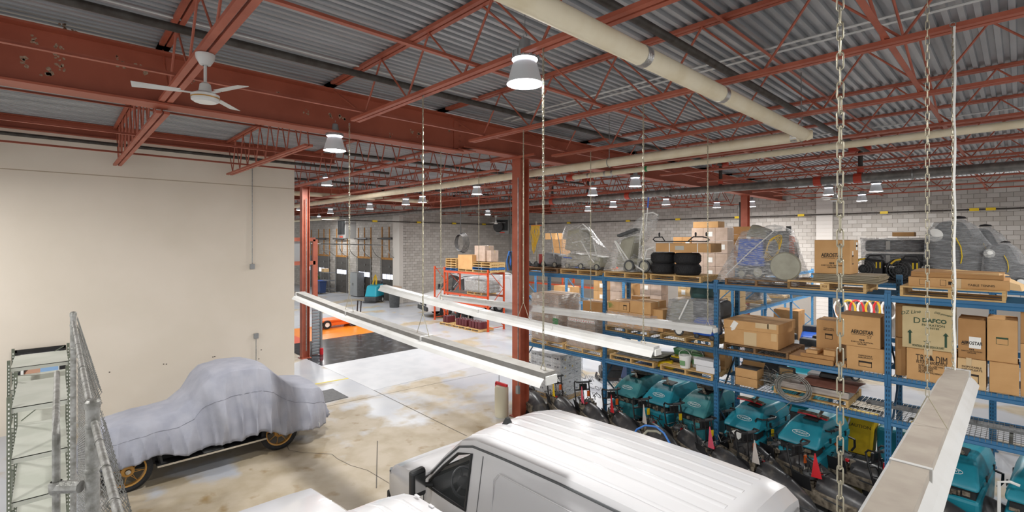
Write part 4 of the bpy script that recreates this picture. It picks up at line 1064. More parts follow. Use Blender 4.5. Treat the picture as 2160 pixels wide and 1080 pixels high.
# ------------------------------------------------------------------ white vans
def van_body(nose=0.0):
    "cargo van: nose at x=0, tail at x=5.5, y from -1 to 1"
    st = [0, .06, .2, .6, .98, 1.12, 1.32, 1.6, 1.88, 2.15, 2.55, 2.8, 3.6, 4.4, 5.1, 5.3, 5.42]
    top = [.92, 1.0, 1.07, 1.14, 1.2, 1.27, 1.46, 1.74, 1.99, 2.07, 2.09, 2.1, 2.12, 2.12, 2.1, 2.07, 1.98]
    wid = [.8, .88, .93, .97, .98, .99, .99, 1.0, 1.0, 1.0, 1.0, 1.0, 1.0, 1.0, .99, .98, .96]
    st = [x + (nose if i > 3 else nose * .5 * (i == 3)) for i, x in enumerate(st)]
    rings = []
    for x, tp, w_ in zip(st, top, wid):
        hood = tp < 1.25
        ez = tp - (.05 if hood else .13)
        wt = w_ - (.06 if hood else .03 + .12 * max(0, (ez - 1.2)) / .8)
        zb, zt = min(1.17, ez - .06), max(min(1.19, ez - .03), ez - .085)
        wb = w_ - .015
        wz = wb + (wt - wb) * max(0, min(1, (zt - zb) / max(.02, ez - zb)))
        rings.append([(w_ - .06, .34), (w_, .6), (w_, .92), (wb, zb), (wz, zt), (wt, ez), (wt * .955, ez + (tp - ez) * .55), (wt * .62, ez + (tp - ez) * .9), (0, tp)])
    return st, rings
def make_van(label, group, nose=0.0):
    t = thing('cargo_van', label, 'van', (0, 0, 0), 0, group)
    st, rings = van_body(nose); n = 9
    body, glass, pane = MB(), MB(), MB()
    def P(i, s, k): return (st[i], s * rings[i][k][0], rings[i][k][1])
    for i in range(len(st) - 1):
        for s in (-1, 1):
            for k in range(n - 1):
                q = [P(i, s, k), P(i + 1, s, k), P(i + 1, s, k + 1), P(i, s, k + 1)]
                win = k == 3 and 6 <= i <= 8
                shield = k >= 5 and 5 <= i <= 7
                if win: (pane if s < 0 else glass).add(q, [(0, 1, 2, 3)])
                elif shield: glass.add(q, [(0, 1, 2, 3)])
                else: body.add(q, [(0, 1, 2, 3)])
    for i in (0, len(st) - 1):
        ring = [P(i, -1, k) for k in range(n)] + [P(i, 1, k) for k in range(n - 2, -1, -1)]
        body.add(ring, [tuple(range(len(ring)))])
    me = body.mesh('body_shell', vanw, True)
    bm = bmesh.new(); bm.from_mesh(me); bmesh.ops.remove_doubles(bm, verts=bm.verts, dist=.001); bmesh.ops.recalc_face_normals(bm, faces=bm.faces); bm.to_mesh(me); bm.free()
    o = put('body_shell', me, t); finish(o, 0, 0, True, .45)
    glass.build('window_glass', glassm, t)
    pane.build('side_glass', M('clear_glass', 'dfe6e8', .05, alpha=.05), t)
    for q in (-.62, -.42, -.2, 0, .2, .42, .62):
        b = MB(); pts = []
        for i in range(8, 15):
            w_ = rings[i][5][0]; tp = rings[i][8][1]; y = q; zz = tp - (.06 * (abs(q) / .87) ** 2.2) * 1.0
            pts.append((st[i], y, zz + .002))
        b.loft([[(p[0], p[1] - .045, p[2] - .006), (p[0], p[1] - .03, p[2] + .001), (p[0], p[1] + .03, p[2] + .001), (p[0], p[1] + .045, p[2] - .006)] for p in pts], True).build('roof_rib', vanw, t, True)
    for s in (-1, 1):
        pts = [(st[i] , s * (rings[i][5][0] + .006), rings[i][5][1] + .004) for i in range(6, 16)]
        MB().tube(pts, .014, 6).build('drip_rail', rubberg, t, True)
        # door seams and the pressed panel
        ym = s * 1.002
        for x in (1.22, 2.36):
            MB().bx((x, ym - .004, .4), (x + .012, ym + .004, 1.15)).build('door_seam', rubberg, t)
        MB().tube([(2.36 + .005, s * (.985 - .115 * u), 1.17 + .72 * u) for u in (0, .25, .5, .75, 1)], .006, 4).build('door_seam', rubberg, t)
        for x0, x1 in ((2.62, 4.2), (4.4, 5.2)):
            yy = lambda z: s * (.99 - .105 * max(0, z - 1.17) / .8 + .004)
            ring = [(x0 + .08, .75), (x0, .85), (x0, 1.7), (x0 + .08, 1.8), (x1 - .08, 1.8), (x1, 1.7), (x1, .85), (x1 - .08, .75)]
            MB().tube([(p[0], yy(p[1]), p[1]) for p in ring], .008, 5, True).build('panel_pressing', vanw, t, True)
        wy = [(st[i], s * (rings[i][3][0] + .004), rings[i][3][1]) for i in (6, 7, 8, 9)] + [(st[i], s * (rings[i][4][0] + .006), rings[i][4][1]) for i in (9, 8, 7, 6)]
        MB().tube(wy, .02, 6, True).build('window_seal', M('black_trim', '26282a', .5), t, True)
        MB().box((2.2, s * 1.008, 1.02), (.16, .03, .05)).build('door_handle', MATS['black_trim'], t, bevel=.01)
        m_ = MB().loft([[(1.3 + dx, s * y, z) for y, z in ((1.08, 1.12), (1.3, 1.14), (1.3, 1.48), (1.08, 1.5))] for dx in (0, .12)])
        mo = m_.build('door_mirror', MATS['black_trim'], t, bevel=.035); MB().box((1.435, s * 1.19, 1.33), (.006, .16, .24)).build('mirror_glass', chrome, mo)
        MB().cyl((1.4, s * .98, 1.22), (1.37, s * 1.1, 1.25), .035, 8).build('mirror_arm', MATS['black_trim'], t)
        MB().box((.03, s * .68, .84), (.06, .34, .2)).build('headlamp', M('headlamp_glass', 'd4dade', .15), t, bevel=.02)
        MB().box((5.43, s * .9, 1.2), (.03, .12, .7)).build('tail_lamp', M('tail_red', '8e1f1f', .3), t)
        MB().bx((5.41, s * .08, 1.25), (5.44, s * .78, 1.85)).build('rear_window', glassm, t)
        for x in (1.05, 4.45):
            w = thing('x', '', None); bpy.data.objects.remove(w)
            wo = MB().lathe([(.2, -.1), (.34, -.12), (.37, -.08), (.37, .08), (.34, .12), (.2, .1)], 24, (x, s * .86, .37), Matrix.Rotation(PI / 2, 3, 'X')).build('wheel', blkr, t, True)
            MB().lathe([(0, -.06), (.2, -.08), (.2, .08), (0, .06)], 16, (x, s * .86, .37), Matrix.Rotation(PI / 2, 3, 'X')).build('wheel_rim', steel, wo, True)
    MB().box((-.02, 0, .7), (.06, 1.1, .2)).build('grille', MATS['black_trim'], t); MB().box((-.04, 0, .45), (.1, 1.7, .2)).build('bumper', MATS['black_trim'], t, bevel=.03)
    MB().hexa([(2.0, -.24, 2.0), (2.15, -.26, 2.03), (2.15, -.14, 2.03), (2.0, -.16, 2.0), (2.07, -.215, 2.13), (2.12, -.22, 2.13), (2.12, -.18, 2.13), (2.07, -.185, 2.13)]).build('roof_antenna', MATS['black_trim'], t)
    # cab
    MB().bx((1.2, -.93, .5), (2.9, .93, .56)).build('cab_floor', interior, t)
    MB().hexa([(1.05, -.9, .6), (1.3, -.9, .6), (1.3, .9, .6), (1.05, .9, .6), (1.06, -.9, 1.12), (1.36, -.88, 1.06), (1.36, .88, 1.06), (1.06, .9, 1.12)]).build('dashboard', interior, t, bevel=.03)
    MB().box((1.36, .1, .88), (.05, .3, .3)).build('centre_console', M('console_dark', '151618', .3), t)
    sw = MB().tube([Vector((1.52, -.52, 1.14)) + Matrix.Rotation(-.5, 3, 'Y') @ Vector((0, .2 * math.cos(u), .2 * math.sin(u))) for u in (2 * PI * i / 20 for i in range(20))], .018, 7, True).build('steering_wheel', M('wheel_black', '3c3d40', .45), t, True)
    MB().lathe([(0, .03), (.09, .01), (.1, -.02)], 12, (1.52, -.52, 1.14), Matrix.Rotation(-PI / 2 - .5 + PI, 3, 'Y')).build('wheel_hub', interior, sw, True)
    for k in range(3):
        a = -PI / 2 + k * 2 * PI / 3 + PI; MB().cyl((1.52, -.52, 1.14), Vector((1.52, -.52, 1.14)) + Matrix.Rotation(-.5, 3, 'Y') @ Vector((0, .19 * math.cos(a), .19 * math.sin(a))), .02, 6).build('wheel_spoke', interior, sw)
    for y in (-.45, .45):
        MB().bx((2.2, y - .26, .6), (2.75, y + .26, .85)).build('seat', interior, t, bevel=.05); MB().hexa([(2.65, y - .26, .8), (2.85, y - .26, .8), (2.85, y + .26, .8), (2.65, y + .26, .8), (2.8, y - .24, 1.5), (2.92, y - .24, 1.5), (2.92, y + .24, 1.5), (2.8, y + .24, 1.5)]).build('seat_back', interior, t, bevel=.04)
    MB().bx((2.95, -.8, .57), (2.98, .8, 1.88)).build('bulkhead', interl, t)
    if nose:
        for c in t.children:
            if not c.name.startswith(('body_shell', 'window_glass', 'side_glass', 'roof_rib', 'drip_rail', 'window_seal', 'headlamp', 'grille', 'bumper')): c.location.x += nose
    return t
v1 = make_van('white cargo van with an open view of its steering wheel, beside the floor machines', None)
v1.location = (-7.0, 4.78, 0)
v2 = make_van('white van with rail clips along its roof edge, parked beside the other van', None, .85)
v2.location = (-7.2, 1.85, 0)
for x in (3.05, 3.3, 4.6): MB().box((x, .79, 2.043), (.07, .03, .016)).build('rail_clip', vanw, v2, bevel=.006)
v3 = copy_tree(v1); v3['label'] = 'tall white van with a dark grille parked behind the orange rack'
pv = W(880, 668); v3.location = (pv.x + .35, pv.y + .2, 0); v3.rotation_euler = (0, 0, PI / 2 - .25); v3.scale = (1.05, .95, 1.22)
for k in range(3): MB().box((-.055, 0, .62 + k * .08), (.02, 1.0, .03)).build('grille_bar', chrome, v3)

# ------------------------------------------------------------------ vintage car under a cover
def covered_car():
    t = thing('covered_car', 'vintage car under a pale blue grey fabric cover, gold spoked wheels showing', 'car', (-12.05, .42, 0))
    # outline along the car: y, roof height at the centre, half width of the top, half width at the hem, hem height
    key = [(-.02, .98, .42, .6, .38), (.1, 1.1, .5, .8, .42), (.5, 1.17, .52, .94, .5), (1.0, 1.2, .5, .96, .54), (1.35, 1.24, .52, .94, .5), (1.6, 1.42, .56, .94, .46), (1.8, 1.72, .64, .95, .46), (1.95, 1.85, .68, .96, .47), (2.3, 1.9, .7, .97, .5), (2.8, 1.88, .7, .98, .5), (3.05, 1.78, .66, .98, .46), (3.3, 1.52, .62, .99, .38), (3.55, 1.3, .62, 1.0, .32), (3.85, 1.24, .76, 1.0, .3), (4.1, 1.2, .76, .96, .32), (4.25, 1.02, .62, .82, .34), (4.32, .8, .5, .64, .36)]
    def interp(y):
        for i in range(len(key) - 1):
            a, b_ = key[i], key[i + 1]
            if y <= b_[0]:
                u = (y - a[0]) / (b_[0] - a[0]); u = max(0, min(1, u)); return [a[k] + (b_[k] - a[k]) * u for k in range(5)]
        return list(key[-1])
    NY, NS = 180, 34; rings = []
    for i in range(NY + 1):
        y = key[0][0] + (key[-1][0] - key[0][0]) * i / NY; _, zt, wt, wh, zh = interp(y); ring = []
        for j in range(-NS, NS + 1):
            v = abs(j) / NS; s = -1 if j < 0 else 1
            if v < .38:
                u = v / .38; x = wt * u; z = zt - .05 * u * u
            else:
                u = (v - .38) / .62; x = wt + (wh - wt) * (1 - (1 - u) ** 1.8); z = (zt - .05) + (zh - zt + .05) * (u ** 1.12)
                q_ = (y - 1.95) * (1 - .45 * u) if False else y; fold = (1 - abs(math.sin(y * 7.5 + 1.8 * math.sin(y * 2.3) + u * 1.1 + s))) ** 1.6 * 1.1 + (1 - abs(math.sin(y * 15 - u * 2.2 + 2 * math.sin(y * 1.3)))) ** 2 * .5 + noise.noise(Vector((y * 4, u * 2.5, s))) * .35 - .3
                amp = .02 + .085 * u ** 1.2
                # long folds fall from the windscreen corner
                fan = math.exp(-((y - 1.95 - (u * .35 - .1)) / .12) ** 2) * .11 * math.sin(u * PI) - math.exp(-((y - 1.7 - u * .1) / .1) ** 2) * .05 * math.sin(u * PI)
                x += fold * amp + fan; z += .03 * u * math.sin(y * 7 + s)
            dz = noise.noise(Vector((y * 2.3, j * .2, 3))) * .02
            ring.append((s * x, y, z + dz))
        rings.append(ring)
    b = MB().loft(rings, False, False)
    o = b.build('fabric_cover', covm, t, True)
    so = o.modifiers.new('thick', 'SOLIDIFY'); so.thickness = .006
    # close the nose and the tail with hanging cloth
    for end, sgn in ((rings[0], -1), (rings[-1], 1)):
        low = []
        for k, p in enumerate(end):
            zz = max(.45, p[2] - .65 if abs(p[0]) < 2 else .45); zz = .46 + .03 * math.sin(k * .9)
            low.append((p[0] * 1.04, p[1] + sgn * (.05 + .035 * math.sin(k * .8)), min(zz, p[2])))
        mid = [((p[0] + q[0]) / 2, p[1] + sgn * .05, (p[2] * .6 + q[2] * .4)) for p, q in zip(end, low)]
        MB().loft([end, mid, low], False, False).build('cover_end', covm, t, True)
    # seam along the cover
    seam = []
    for i in range(0, NY + 1, 2):
        p = rings[i][NS + int(NS * .62)]; seam.append((p[0] + .004, p[1], p[2]))
    MB().tube(seam, .004, 4).build('cover_seam', M('seam_thread', '8b8e9a', .7), t, True)
    for y in (.58, 3.2):
        for s in (-1, 1):
            R = Matrix.Rotation(PI / 2, 3, 'Y'); c = (s * .8, y, .375)
            wo = MB().lathe([(.28, -.05), (.33, -.07), (.375, -.05), (.38, 0), (.375, .05), (.33, .07), (.28, .05)], 32, c, R).build('tyre', blkr, t, True)
            MB().lathe([(.255, -.04), (.285, -.05), (.285, .05), (.255, .04), (.255, -.04)], 32, c, R).build('wheel_rim', goldm, wo, True)
            MB().lathe([(0, .075), (.05, .07), (.055, .045), (.1, .035), (.11, -.03), (0, -.03)], 20, c, R if s > 0 else Matrix.Rotation(-PI / 2, 3, 'Y')).build('wheel_hub', goldm, wo, True)
            MB().lathe([(0, .09), (.04, .085), (.05, .07)], 16, c, R if s > 0 else Matrix.Rotation(-PI / 2, 3, 'Y')).build('hub_cap', chrome, wo, True)
            sp = MB().cyl((.03, .09, 0), (0, .262, .06), .006, 4).mesh('spoke', goldm); sp2 = MB().cyl((-.02, .09, 0), (0, .262, -.06), .006, 4).mesh('spoke', goldm)
            for k in range(16):
                so_ = put('spoke', sp if k % 2 else sp2, wo, c, (k * 2 * PI / 16, 0, 0))
    # running board, splash apron and step plate on the side that shows
    for s in (-1, 1):
        MB().bx((s * .62, 1.0, .34), (s * .97, 2.9, .375)).build('running_board', blk, t, bevel=.01)
        MB().bx((s * .955, 1.0, .35), (s * .985, 2.9, .385)).build('board_trim', chrome, t)
        MB().hexa([(s * .6, .9, .36), (s * .66, .9, .36), (s * .66, 2.95, .36), (s * .6, 2.95, .36), (s * .6, .9, .62), (s * .66, .9, .62), (s * .66, 2.95, .6), (s * .6, 2.95, .6)]).build('splash_apron', blk, t)
        MB().bx((s * .72, 1.75, .376), (s * .93, 2.1, .392)).build('step_plate', steel, t)
        MB().tube([(s * .82, .58 + .5 * math.cos(u), .38 + .47 * math.sin(u)) for u in (0.0, .4, .8, 1.2)][::-1] + [(s * .84, 1.2, .33)], .04, 6).build('fender_edge', blk, t, True)
    MB().bx((-.6, .3, .3), (.6, 3.9, .5)).build('chassis', darkgap, t)
    for s in (-1, 1): MB().tube([(s * .97, 4.0, .45), (s * .98, 4.02, .38), (s * .97, 4.03, .32)], .006, 4).build('tie_strap', wht, t)
    return t
covered_car()
# dark mat on the floor behind the car
q = W(655, 835); o = MB().bx((q.x - .2, q.y - .1, .001), (q.x + .9, q.y + .75, .012)).build('floor_mat', dkgrey); tag(o, 'dark grey mat on the floor beyond the covered car', 'mat')

# ------------------------------------------------------------------ teal floor scrubbers
def make_scrubber(m, label, sq=True, dirty=None, pad=False):
    t = thing('floor_scrubber', label, 'floor scrubber')
    MB().bx((-.33, .12, .05), (.33, 1.3, .3)).build('base_frame', blk, t, bevel=.03)
    MB().hexa([(-.37, .0, .2), (.37, .0, .2), (.37, 1.28, .2), (-.37, 1.28, .2), (-.375, -.02, .55), (.375, -.02, .55), (.385, 1.32, .74), (-.385, 1.32, .74)]).build('lower_tank', m, t, bevel=.05)
    MB().bx((-.32, .03, .5), (.32, .3, .72)).build('engine_gap', darkgap, t)
    ck = MB()
    for i in range(14): ck.box((rnd.uniform(-.28, .28), rnd.uniform(.0, .1), rnd.uniform(.57, .66)), (rnd.uniform(.03, .1), .06, rnd.uniform(.03, .07)))
    ck.build('valve_parts', grime, t)['kind'] = 'stuff'
    MB().hexa([(-.385, .3, .7), (.385, .3, .7), (.385, 1.32, .72), (-.385, 1.32, .72), (-.38, .2, .8), (.38, .2, .8), (.385, 1.33, .84), (-.385, 1.33, .84)]).build('tank_seam', m, t, bevel=.02)
    # sloping lid
    rg = [[(-.37, -.04, .7), (.37, -.04, .7), (.385, 1.3, .84), (-.385, 1.3, .84)], [(-.365, 0, .775), (.365, 0, .775), (.38, 1.31, .9), (-.38, 1.31, .9)], [(-.3, .28, .99), (.3, .28, .99), (.33, 1.3, 1.04), (-.33, 1.3, 1.04)], [(-.24, .5, 1.1), (.24, .5, 1.1), (.27, 1.2, 1.13), (-.27, 1.2, 1.13)]]
    MB().loft(rg).build('lid', m, t, bevel=.035, smooth=True)
    R = Matrix.Rotation(math.atan2(.22, .28), 4, 'X')
    lg = put('logo_badge', None, t, (0, .15, .893)); lg.rotation_euler = (math.atan2(.215, .28), 0, 0)
    bpy.data.objects.remove(lg)
    ang = math.atan2(.215, .28); wm = M('white_print', 'dfe6e6', .5)
    MB().tr(Matrix.Translation((0, .15, .897)) @ Matrix.Rotation(ang, 4, 'X')).tube([(.155 * math.cos(u), .052 * math.sin(u), 0) for u in (2 * PI * i / 24 for i in range(24))], .005, 4, True).build('logo_ring', wm, t)
    lettering('TENNANT', .06, wm, t, (0, .147, .899), (ang, 0, 0), width=.24)
    MB().hexa([(-.1, .45, 1.085), (.16, .45, 1.085), (.16, .72, 1.115), (-.1, .72, 1.115), (-.1, .45, 1.1), (.16, .45, 1.1), (.16, .72, 1.13), (-.1, .72, 1.13)]).build('top_hatch', darkgap, t)
    if sq:
        pts = [(-.1 + .42 * math.sin(u), .5 + .12 * math.cos(u * 1.3), 1.16) for u in (-.7, -.35, 0, .35, .7)]
        a = MB().tube(pts, .04, 6).build('squeegee', grime, t, True); MB().tube([(p[0], p[1] - .045, p[2] - .02) for p in pts], .018, 5).build('red_blade', redp, a, True)
        MB().cyl((.02, .5, 1.16), (.06, .62, 1.28), .03, 6).build('squeegee_pivot', grime, t)
    else:
        MB().tube([(-.2, .62, 1.15), (-.05, .6, 1.19), (.05, .45, 1.16), (.12, .4, 1.13)], .028, 6).build('vacuum_hose', grime, t, True)
    if pad:
        for k in range(2): MB().lathe([(0, 0), (.24, 0), (.25, .02), (.24, .05), (0, .05)], 24, (.05 - .03 * k, .85 - .06 * k, 1.15 + .06 * k)).build('pad_driver', M('pad_grey', '5b5a55', .9, 0, '464540', 20, .5), t, True)
    for s in (-1, 1):
        MB().lathe([(.0, -.04), (.12, -.04), (.13, 0), (.12, .04), (0, .04)], 18, (s * .36, 1.0, .13), Matrix.Rotation(PI / 2, 3, 'Y')).build('wheel', blkr, t, True)
        for y in (.45, 1.1): MB().box((s * .39, y, .8), (.02, .05, .09)).build('lid_latch', blk, t)
    MB().tube([(-.3, 1.33, .75), (-.3, 1.52, .95), (-.28, 1.6, 1.0), (.28, 1.6, 1.0), (.3, 1.52, .95), (.3, 1.33, .75)], .02, 6).build('handle', blk, t, True)
    MB().tube([(.37, 1.25, .7), (.47, 1.3, .66), (.46, 1.34, .5), (.4, 1.35, .4)], .022, 6).build('drain_hose', blk, t, True)
    return t
for (x, y, rz), m, lab, kw in (((-6.82, 10.32, -.05), teald, 'dusty teal floor scrubber with round pads on its lid', dict(sq=False, pad=True)), ((-5.97, 10.36, -.06), teald if False else teal, 'teal floor scrubber with a grimy hose on its hatch, second in the row', dict(sq=False)),
        ((-5.08, 10.32, -.12), teald, 'streaked teal floor scrubber beside the rack upright', dict(sq=False, pad=True)), ((-3.98, 10.28, -.14), teal, 'teal floor scrubber with a long red squeegee across its lid', dict(sq=True)), ((-2.93, 10.27, -.16), teal, 'clean teal floor scrubber with a short squeegee, at the open end of the row', dict(sq=True))):
    t = make_scrubber(m, lab, **kw); t.location = (x, y, 0); t.rotation_euler = (0, 0, rz)
    if 'short' in lab:
        for c in t.children:
            if c.name.startswith('squeegee'): c.location = (.12, .02, 0)
for (x, y, rz), lab in (((-.8, 10.35, -.1), 'teal floor scrubber half hidden by the dusty strip light'), ((.2, 10.35, -.1), 'teal floor scrubber with a white pipe, past the dusty strip light')):
    t = make_scrubber(teal, lab, sq=False); t.location = (x, y, 0); t.rotation_euler = (0, 0, rz)
MB().tube([(-.42, -.05, .3), (-.42, -.05, .95), (-.3, -.05, 1.0), (-.2, -.05, .98)], .022, 6).build('white_pipe', wht, t, True)

# ------------------------------------------------------------------ black nosed floor machines
def make_burnisher(label, flag, tilt, seed, plate=None):
    r = random.Random(seed)
    t = thing('floor_machine', label, 'floor machine')
    rings = []
    for x, hw, z0, h in ((-.32, .2, .3, .26), (-.1, .235, .3, .27), (.15, .23, .29, .26), (.42, .18, .27, .21), (.66, .1, .25, .14), (.8, .03, .24, .06)):
        rings.append([(x, hw * math.cos(PI * k / 8), z0 + h * (math.sin(PI * k / 8) ** 1.15)) for k in range(9)])
    MB().loft(rings).build('nose_hood', M('scuffed_black_shell', '3a3a3c', .33, 0, '6a6660', 5, .36), t, True)
    MB().tube([(r_[0][0], r_[0][1], r_[0][2]) for r_ in rings] + [(r_[-1][0], r_[-1][1], r_[-1][2]) for r_ in rings[::-1]], .018, 5).build('hood_rim', dkgrey, t, True)
    MB().bx((-.72, -.24, .14), (.35, .2, .36)).build('engine_deck', grime, t, bevel=.02)
    ck = MB()
    for i in range(26):
        c = (r.uniform(-.66, -.32), r.uniform(-.2, .2), r.uniform(.34, .5)); ck.box(c, (r.uniform(.03, .12), r.uniform(.03, .12), r.uniform(.03, .14)), Rz(r.uniform(0, 3)))
    ck.build('engine_parts', grime, t)['kind'] = 'stuff'
    cw = MB()
    for i in range(7):
        a = Vector((r.uniform(-.66, -.34), r.uniform(-.2, .2), .42)); b_ = Vector((r.uniform(-.66, -.34), r.uniform(-.2, .2), .42)); cw.tube([a, (a + b_) / 2 + Vector((0, 0, r.uniform(.06, .2))), b_], .008, 4)
    cw.build('wiring', copperw, t)['kind'] = 'stuff'
    ex = MB()
    for i in range(7): c = Vector((r.uniform(-.7, -.3), r.uniform(-.22, .22), r.uniform(.45, .62))); ex.tube([c, c + Vector((r.uniform(-.1, .1), r.uniform(-.1, .1), .1)), c + Vector((r.uniform(-.2, .2), r.uniform(-.15, .15), .03))], .011, 4)
    ex.build('cables', blk, t)['kind'] = 'stuff'
    MB().lathe([(0, 0), (.1, .0), (.11, .06), (.09, .1), (0, .11)], 14, (-.48, r.uniform(-.08, .08), .47)).build('motor_cap', dkgrey, t, True)
    MB().box((-.4, r.uniform(-.1, .1), .52), (.06, .05, .05)).build('red_cap', redp, t)
    MB().tr(Matrix.Translation((-.5, -.26, .42)) @ Matrix.Rotation(.25, 4, 'X')).box((0, 0, 0), (.3, .012, .3)).build('side_guard', M('black_guard', '242426', .5), t)
    for s in (-1, 1): MB().lathe([(0, -.03), (.13, -.03), (.14, 0), (.13, .03), (0, .03)], 16, (-.6, s * .28, .14), Matrix.Rotation(PI / 2, 3, 'X')).build('wheel', blkr, t, True)
    MB().lathe([(0, .02), (.26, .02), (.28, .06), (.26, .14), (0, .14)], 20, (.1, 0, 0)).build('pad_deck', blkr, t, True)
    hx = -.66
    pts = [(hx, -.2, .3), (hx - .12, -.2, .72), (hx - .16, -.2, .92), (hx - .12, -.2, .97), (hx + .0, -.2, .98), (hx + .03, -.12, .98), (hx + .03, .12, .98), (hx, .2, .98), (hx - .12, .2, .97), (hx - .16, .2, .92), (hx - .12, .2, .72), (hx, .2, .3)]
    MB().tube(pts, .018, 6).build('handlebar', blk, t, True)
    MB().tube([(hx + .03, -.09, .98), (hx + .03, .09, .98)], .028, 8).build('grip', dkgrey, t, True)
    MB().tube([(hx - .02, 0, .3), (hx - .08, .03, .6), (hx - .03, -.04, .97)], .01, 5).build('control_cable', blk, t, True)
    MB().box((hx - .1, 0, .75), (.03, .38, .03)).build('handle_cross_bar', blk, t)
    MB().box((hx - .13, .03, .82), (.05, .2, .14)).build('control_box', blk, t, bevel=.01)
    MB().box((hx - .03, .13, .66), (.02, .06, .14)).build('warning_tag', r.choice((redp, orp, yelp)), t)
    if flag:
        MB().hexa([(hx + .28, -.2, .55), (hx + .46, -.2, .58), (hx + .46, -.19, .58), (hx + .28, -.19, .55), (hx + .35, -.22, .98), (hx + .36, -.22, .98), (hx + .36, -.21, .98), (hx + .35, -.21, .98)]).build('pennant', flag, t)
    if plate:
        MB().tr(Matrix.Translation((-.3, .05, .6)) @ Matrix.Rotation(.5, 4, 'Y') @ Matrix.Rotation(.2, 4, 'X')).box((0, 0, 0), (.26, .3, .008)).build('paper_sheet', plate, t)
    t.rotation_euler = (0, 0, tilt)
    return t
BN = [((1128, 842), redp, -.45, 'floor machine with a red pennant beside the red column'), ((1192, 856), yelp, -.5, 'floor machine with a yellow pennant and a scuffed black nose'), ((1255, 872), pinkp, -.5, 'floor machine with a faded pink pennant'),
      ((1320, 893), redp, -.5, 'floor machine with a red pennant in front of the second scrubber'), ((1392, 918), flagw, -.5, 'floor machine with a grey vinyl pennant and a loop of blue hose'), ((1462, 932), None, -.55, 'floor machine with bare wiring in front of the rack upright'),
      ((1540, 975), pinkp, -.5, 'floor machine with an orange tag in front of the scrubber with the long squeegee'), ((1585, 950), None, -.45, 'floor machine under the white paper sheet'), ((1640, 1010), flagw, -.5, 'floor machine with a cracked dusty nose by the van tail'), ((1688, 972), None, -.35, 'floor machine with a glossy black nose below the open end scrubber'),
      ((1775, 1040), redp, -.3, 'floor machine with a red label hanging from its handle'), ((1845, 1000), None, -.2, 'floor machine with a twin barrel black hood behind the chain'), ((1960, 1060), redp, -.3, 'floor machine with a red tag under the dusty strip light'), ((2060, 1060), None, -.25, 'floor machine with a long black nose past the dusty strip light')]
for i, (p, fl_, tl, lab) in enumerate(BN):
    t = make_burnisher(lab, fl_, tl, 50 + i, paper if 'paper' in lab else None)
    q = W(p[0], p[1], .4); t.location = (q.x, q.y, 0)
q = W(1395, 905, .7)
t = thing('water_hose', 'blue and grey hose looped over the floor machines', 'hose', (q.x, q.y - .2, .0))
pp = [(-.55, 0, .45), (-.45, 0, .62), (-.25, 0, .76), (0, 0, .8), (.2, -.05, .74), (.35, -.1, .6), (.42, -.14, .42)]
MB().tube(pp, .02, 7).build('hose_run', bluehose, t, True); MB().tube([(-.3, -.2, .3), (-.32, -.1, .5), (-.2, .0, .66), (0, .02, .7), (.1, .02, .68)], .026, 7).build('hose_run', puttyg, t, True)
# hose reel cart by the column
q = W(1058, 862, .2); t = thing('squeegee_bucket', 'white canister with a red clamp handle beside the red column', 'canister', (q.x, q.y, 0))
MB().lathe([(.16, 0), (.18, .05), (.18, .75), (.15, .8), (0, .8)], 16).build('canister_body', M('cream_plastic', 'd9d3bd', .5), t, True)
MB().box((0, 0, .84), (.42, .06, .06)).build('red_handle', redp, t); MB().box((-.2, 0, .72), (.05, .06, .24)).build('red_clamp', redp, t); MB().cyl((-.12, .02, .84), (-.12, .02, 1.1), .008, 5).build('aerial_rod', blk, t)
MB().tube([(-.18, .1, .7), (-.24, .1, .4), (-.22, .1, .1)], .04, 6).build('hose_run', wht, t, True)
# ------------------------------------------------------------------ loads on the top of the rack
def make_tyre(p, lab, R=.33, wd=.225, grp='black tyres stacked on the pallet'):
    t = thing('tyre', lab, 'tyre', p, rnd.uniform(0, 1), grp)
    MB().lathe([(.2, 0), (.28, -.008), (.315, .025), (.33, .05), (.33, wd - .05), (.315, wd - .025), (.28, wd + .008), (.2, wd), (.2, 0)], 40).build('tyre_carcass', blkr, t, True)
    lug = MB().hexa([(0, -.02, 0), (.008, -.02, 0), (.008, .004, 0), (0, .004, 0), (0, .0, .034), (.008, .0, .034), (.008, .024, .034), (0, .024, .034)]).mesh('tread_block', blkr)
    b = MB()
    for k in range(44):
        for z in (.052, .098, .142):
            a = 2 * PI * (k + (.5 if z > .09 and z < .12 else 0)) / 44
            b.tr(Matrix.Rotation(a, 4, 'Z') @ Matrix.Translation((R - .001, 0, z))); b.hexa([(0, -.02, 0), (.008, -.02, 0), (.008, .004, 0), (0, .004, 0), (0, .0, .034), (.008, .0, .034), (.008, .024, .034), (0, .024, .034)])
    b.build('tread', blkr, t)['kind'] = 'stuff'
    t.scale = (.86, .86, 1)
    return t
zt = TOPZ + PT + .01
xt = onY(1374, 10.25)
for i, (x, lab) in enumerate(((xt + .3, 'tyre near the peaked film bundle'), (xt + .88, 'tyre near the wrapped blue machine'))):
    for k in range(2):
        make_tyre((x, 10.28, zt + k * .247), 'black tyre with blocky tread, ' + ('lower' if k == 0 else 'upper') + ' ' + lab)
zc0 = zt + .5
t = carton(onY(1383, 9.95), 9.95, zc0, 1.24, .62, .19, 'long shallow carton strapped on top of the black tyres', cardm, rz=.06, tape=False, bulge=.3)
for x in (.32, .95): MB().bx((x, -.003, -.002), (x + .018, .0, .19)).build('strap', wht, t); MB().bx((x, -.003, .194), (x + .018, .62, .198)).build('strap', wht, t)
patch(t, .56, .09, .2, .09, M('silver_label', 'b5b2a8', .5), -.002)
t.scale = (1, 1, 1)
fr = thing('tube_frame', 'black bent tube roof frame lying on the long carton', 'frame', (onY(1372, 10.0), 10.02, zc0 + .215))
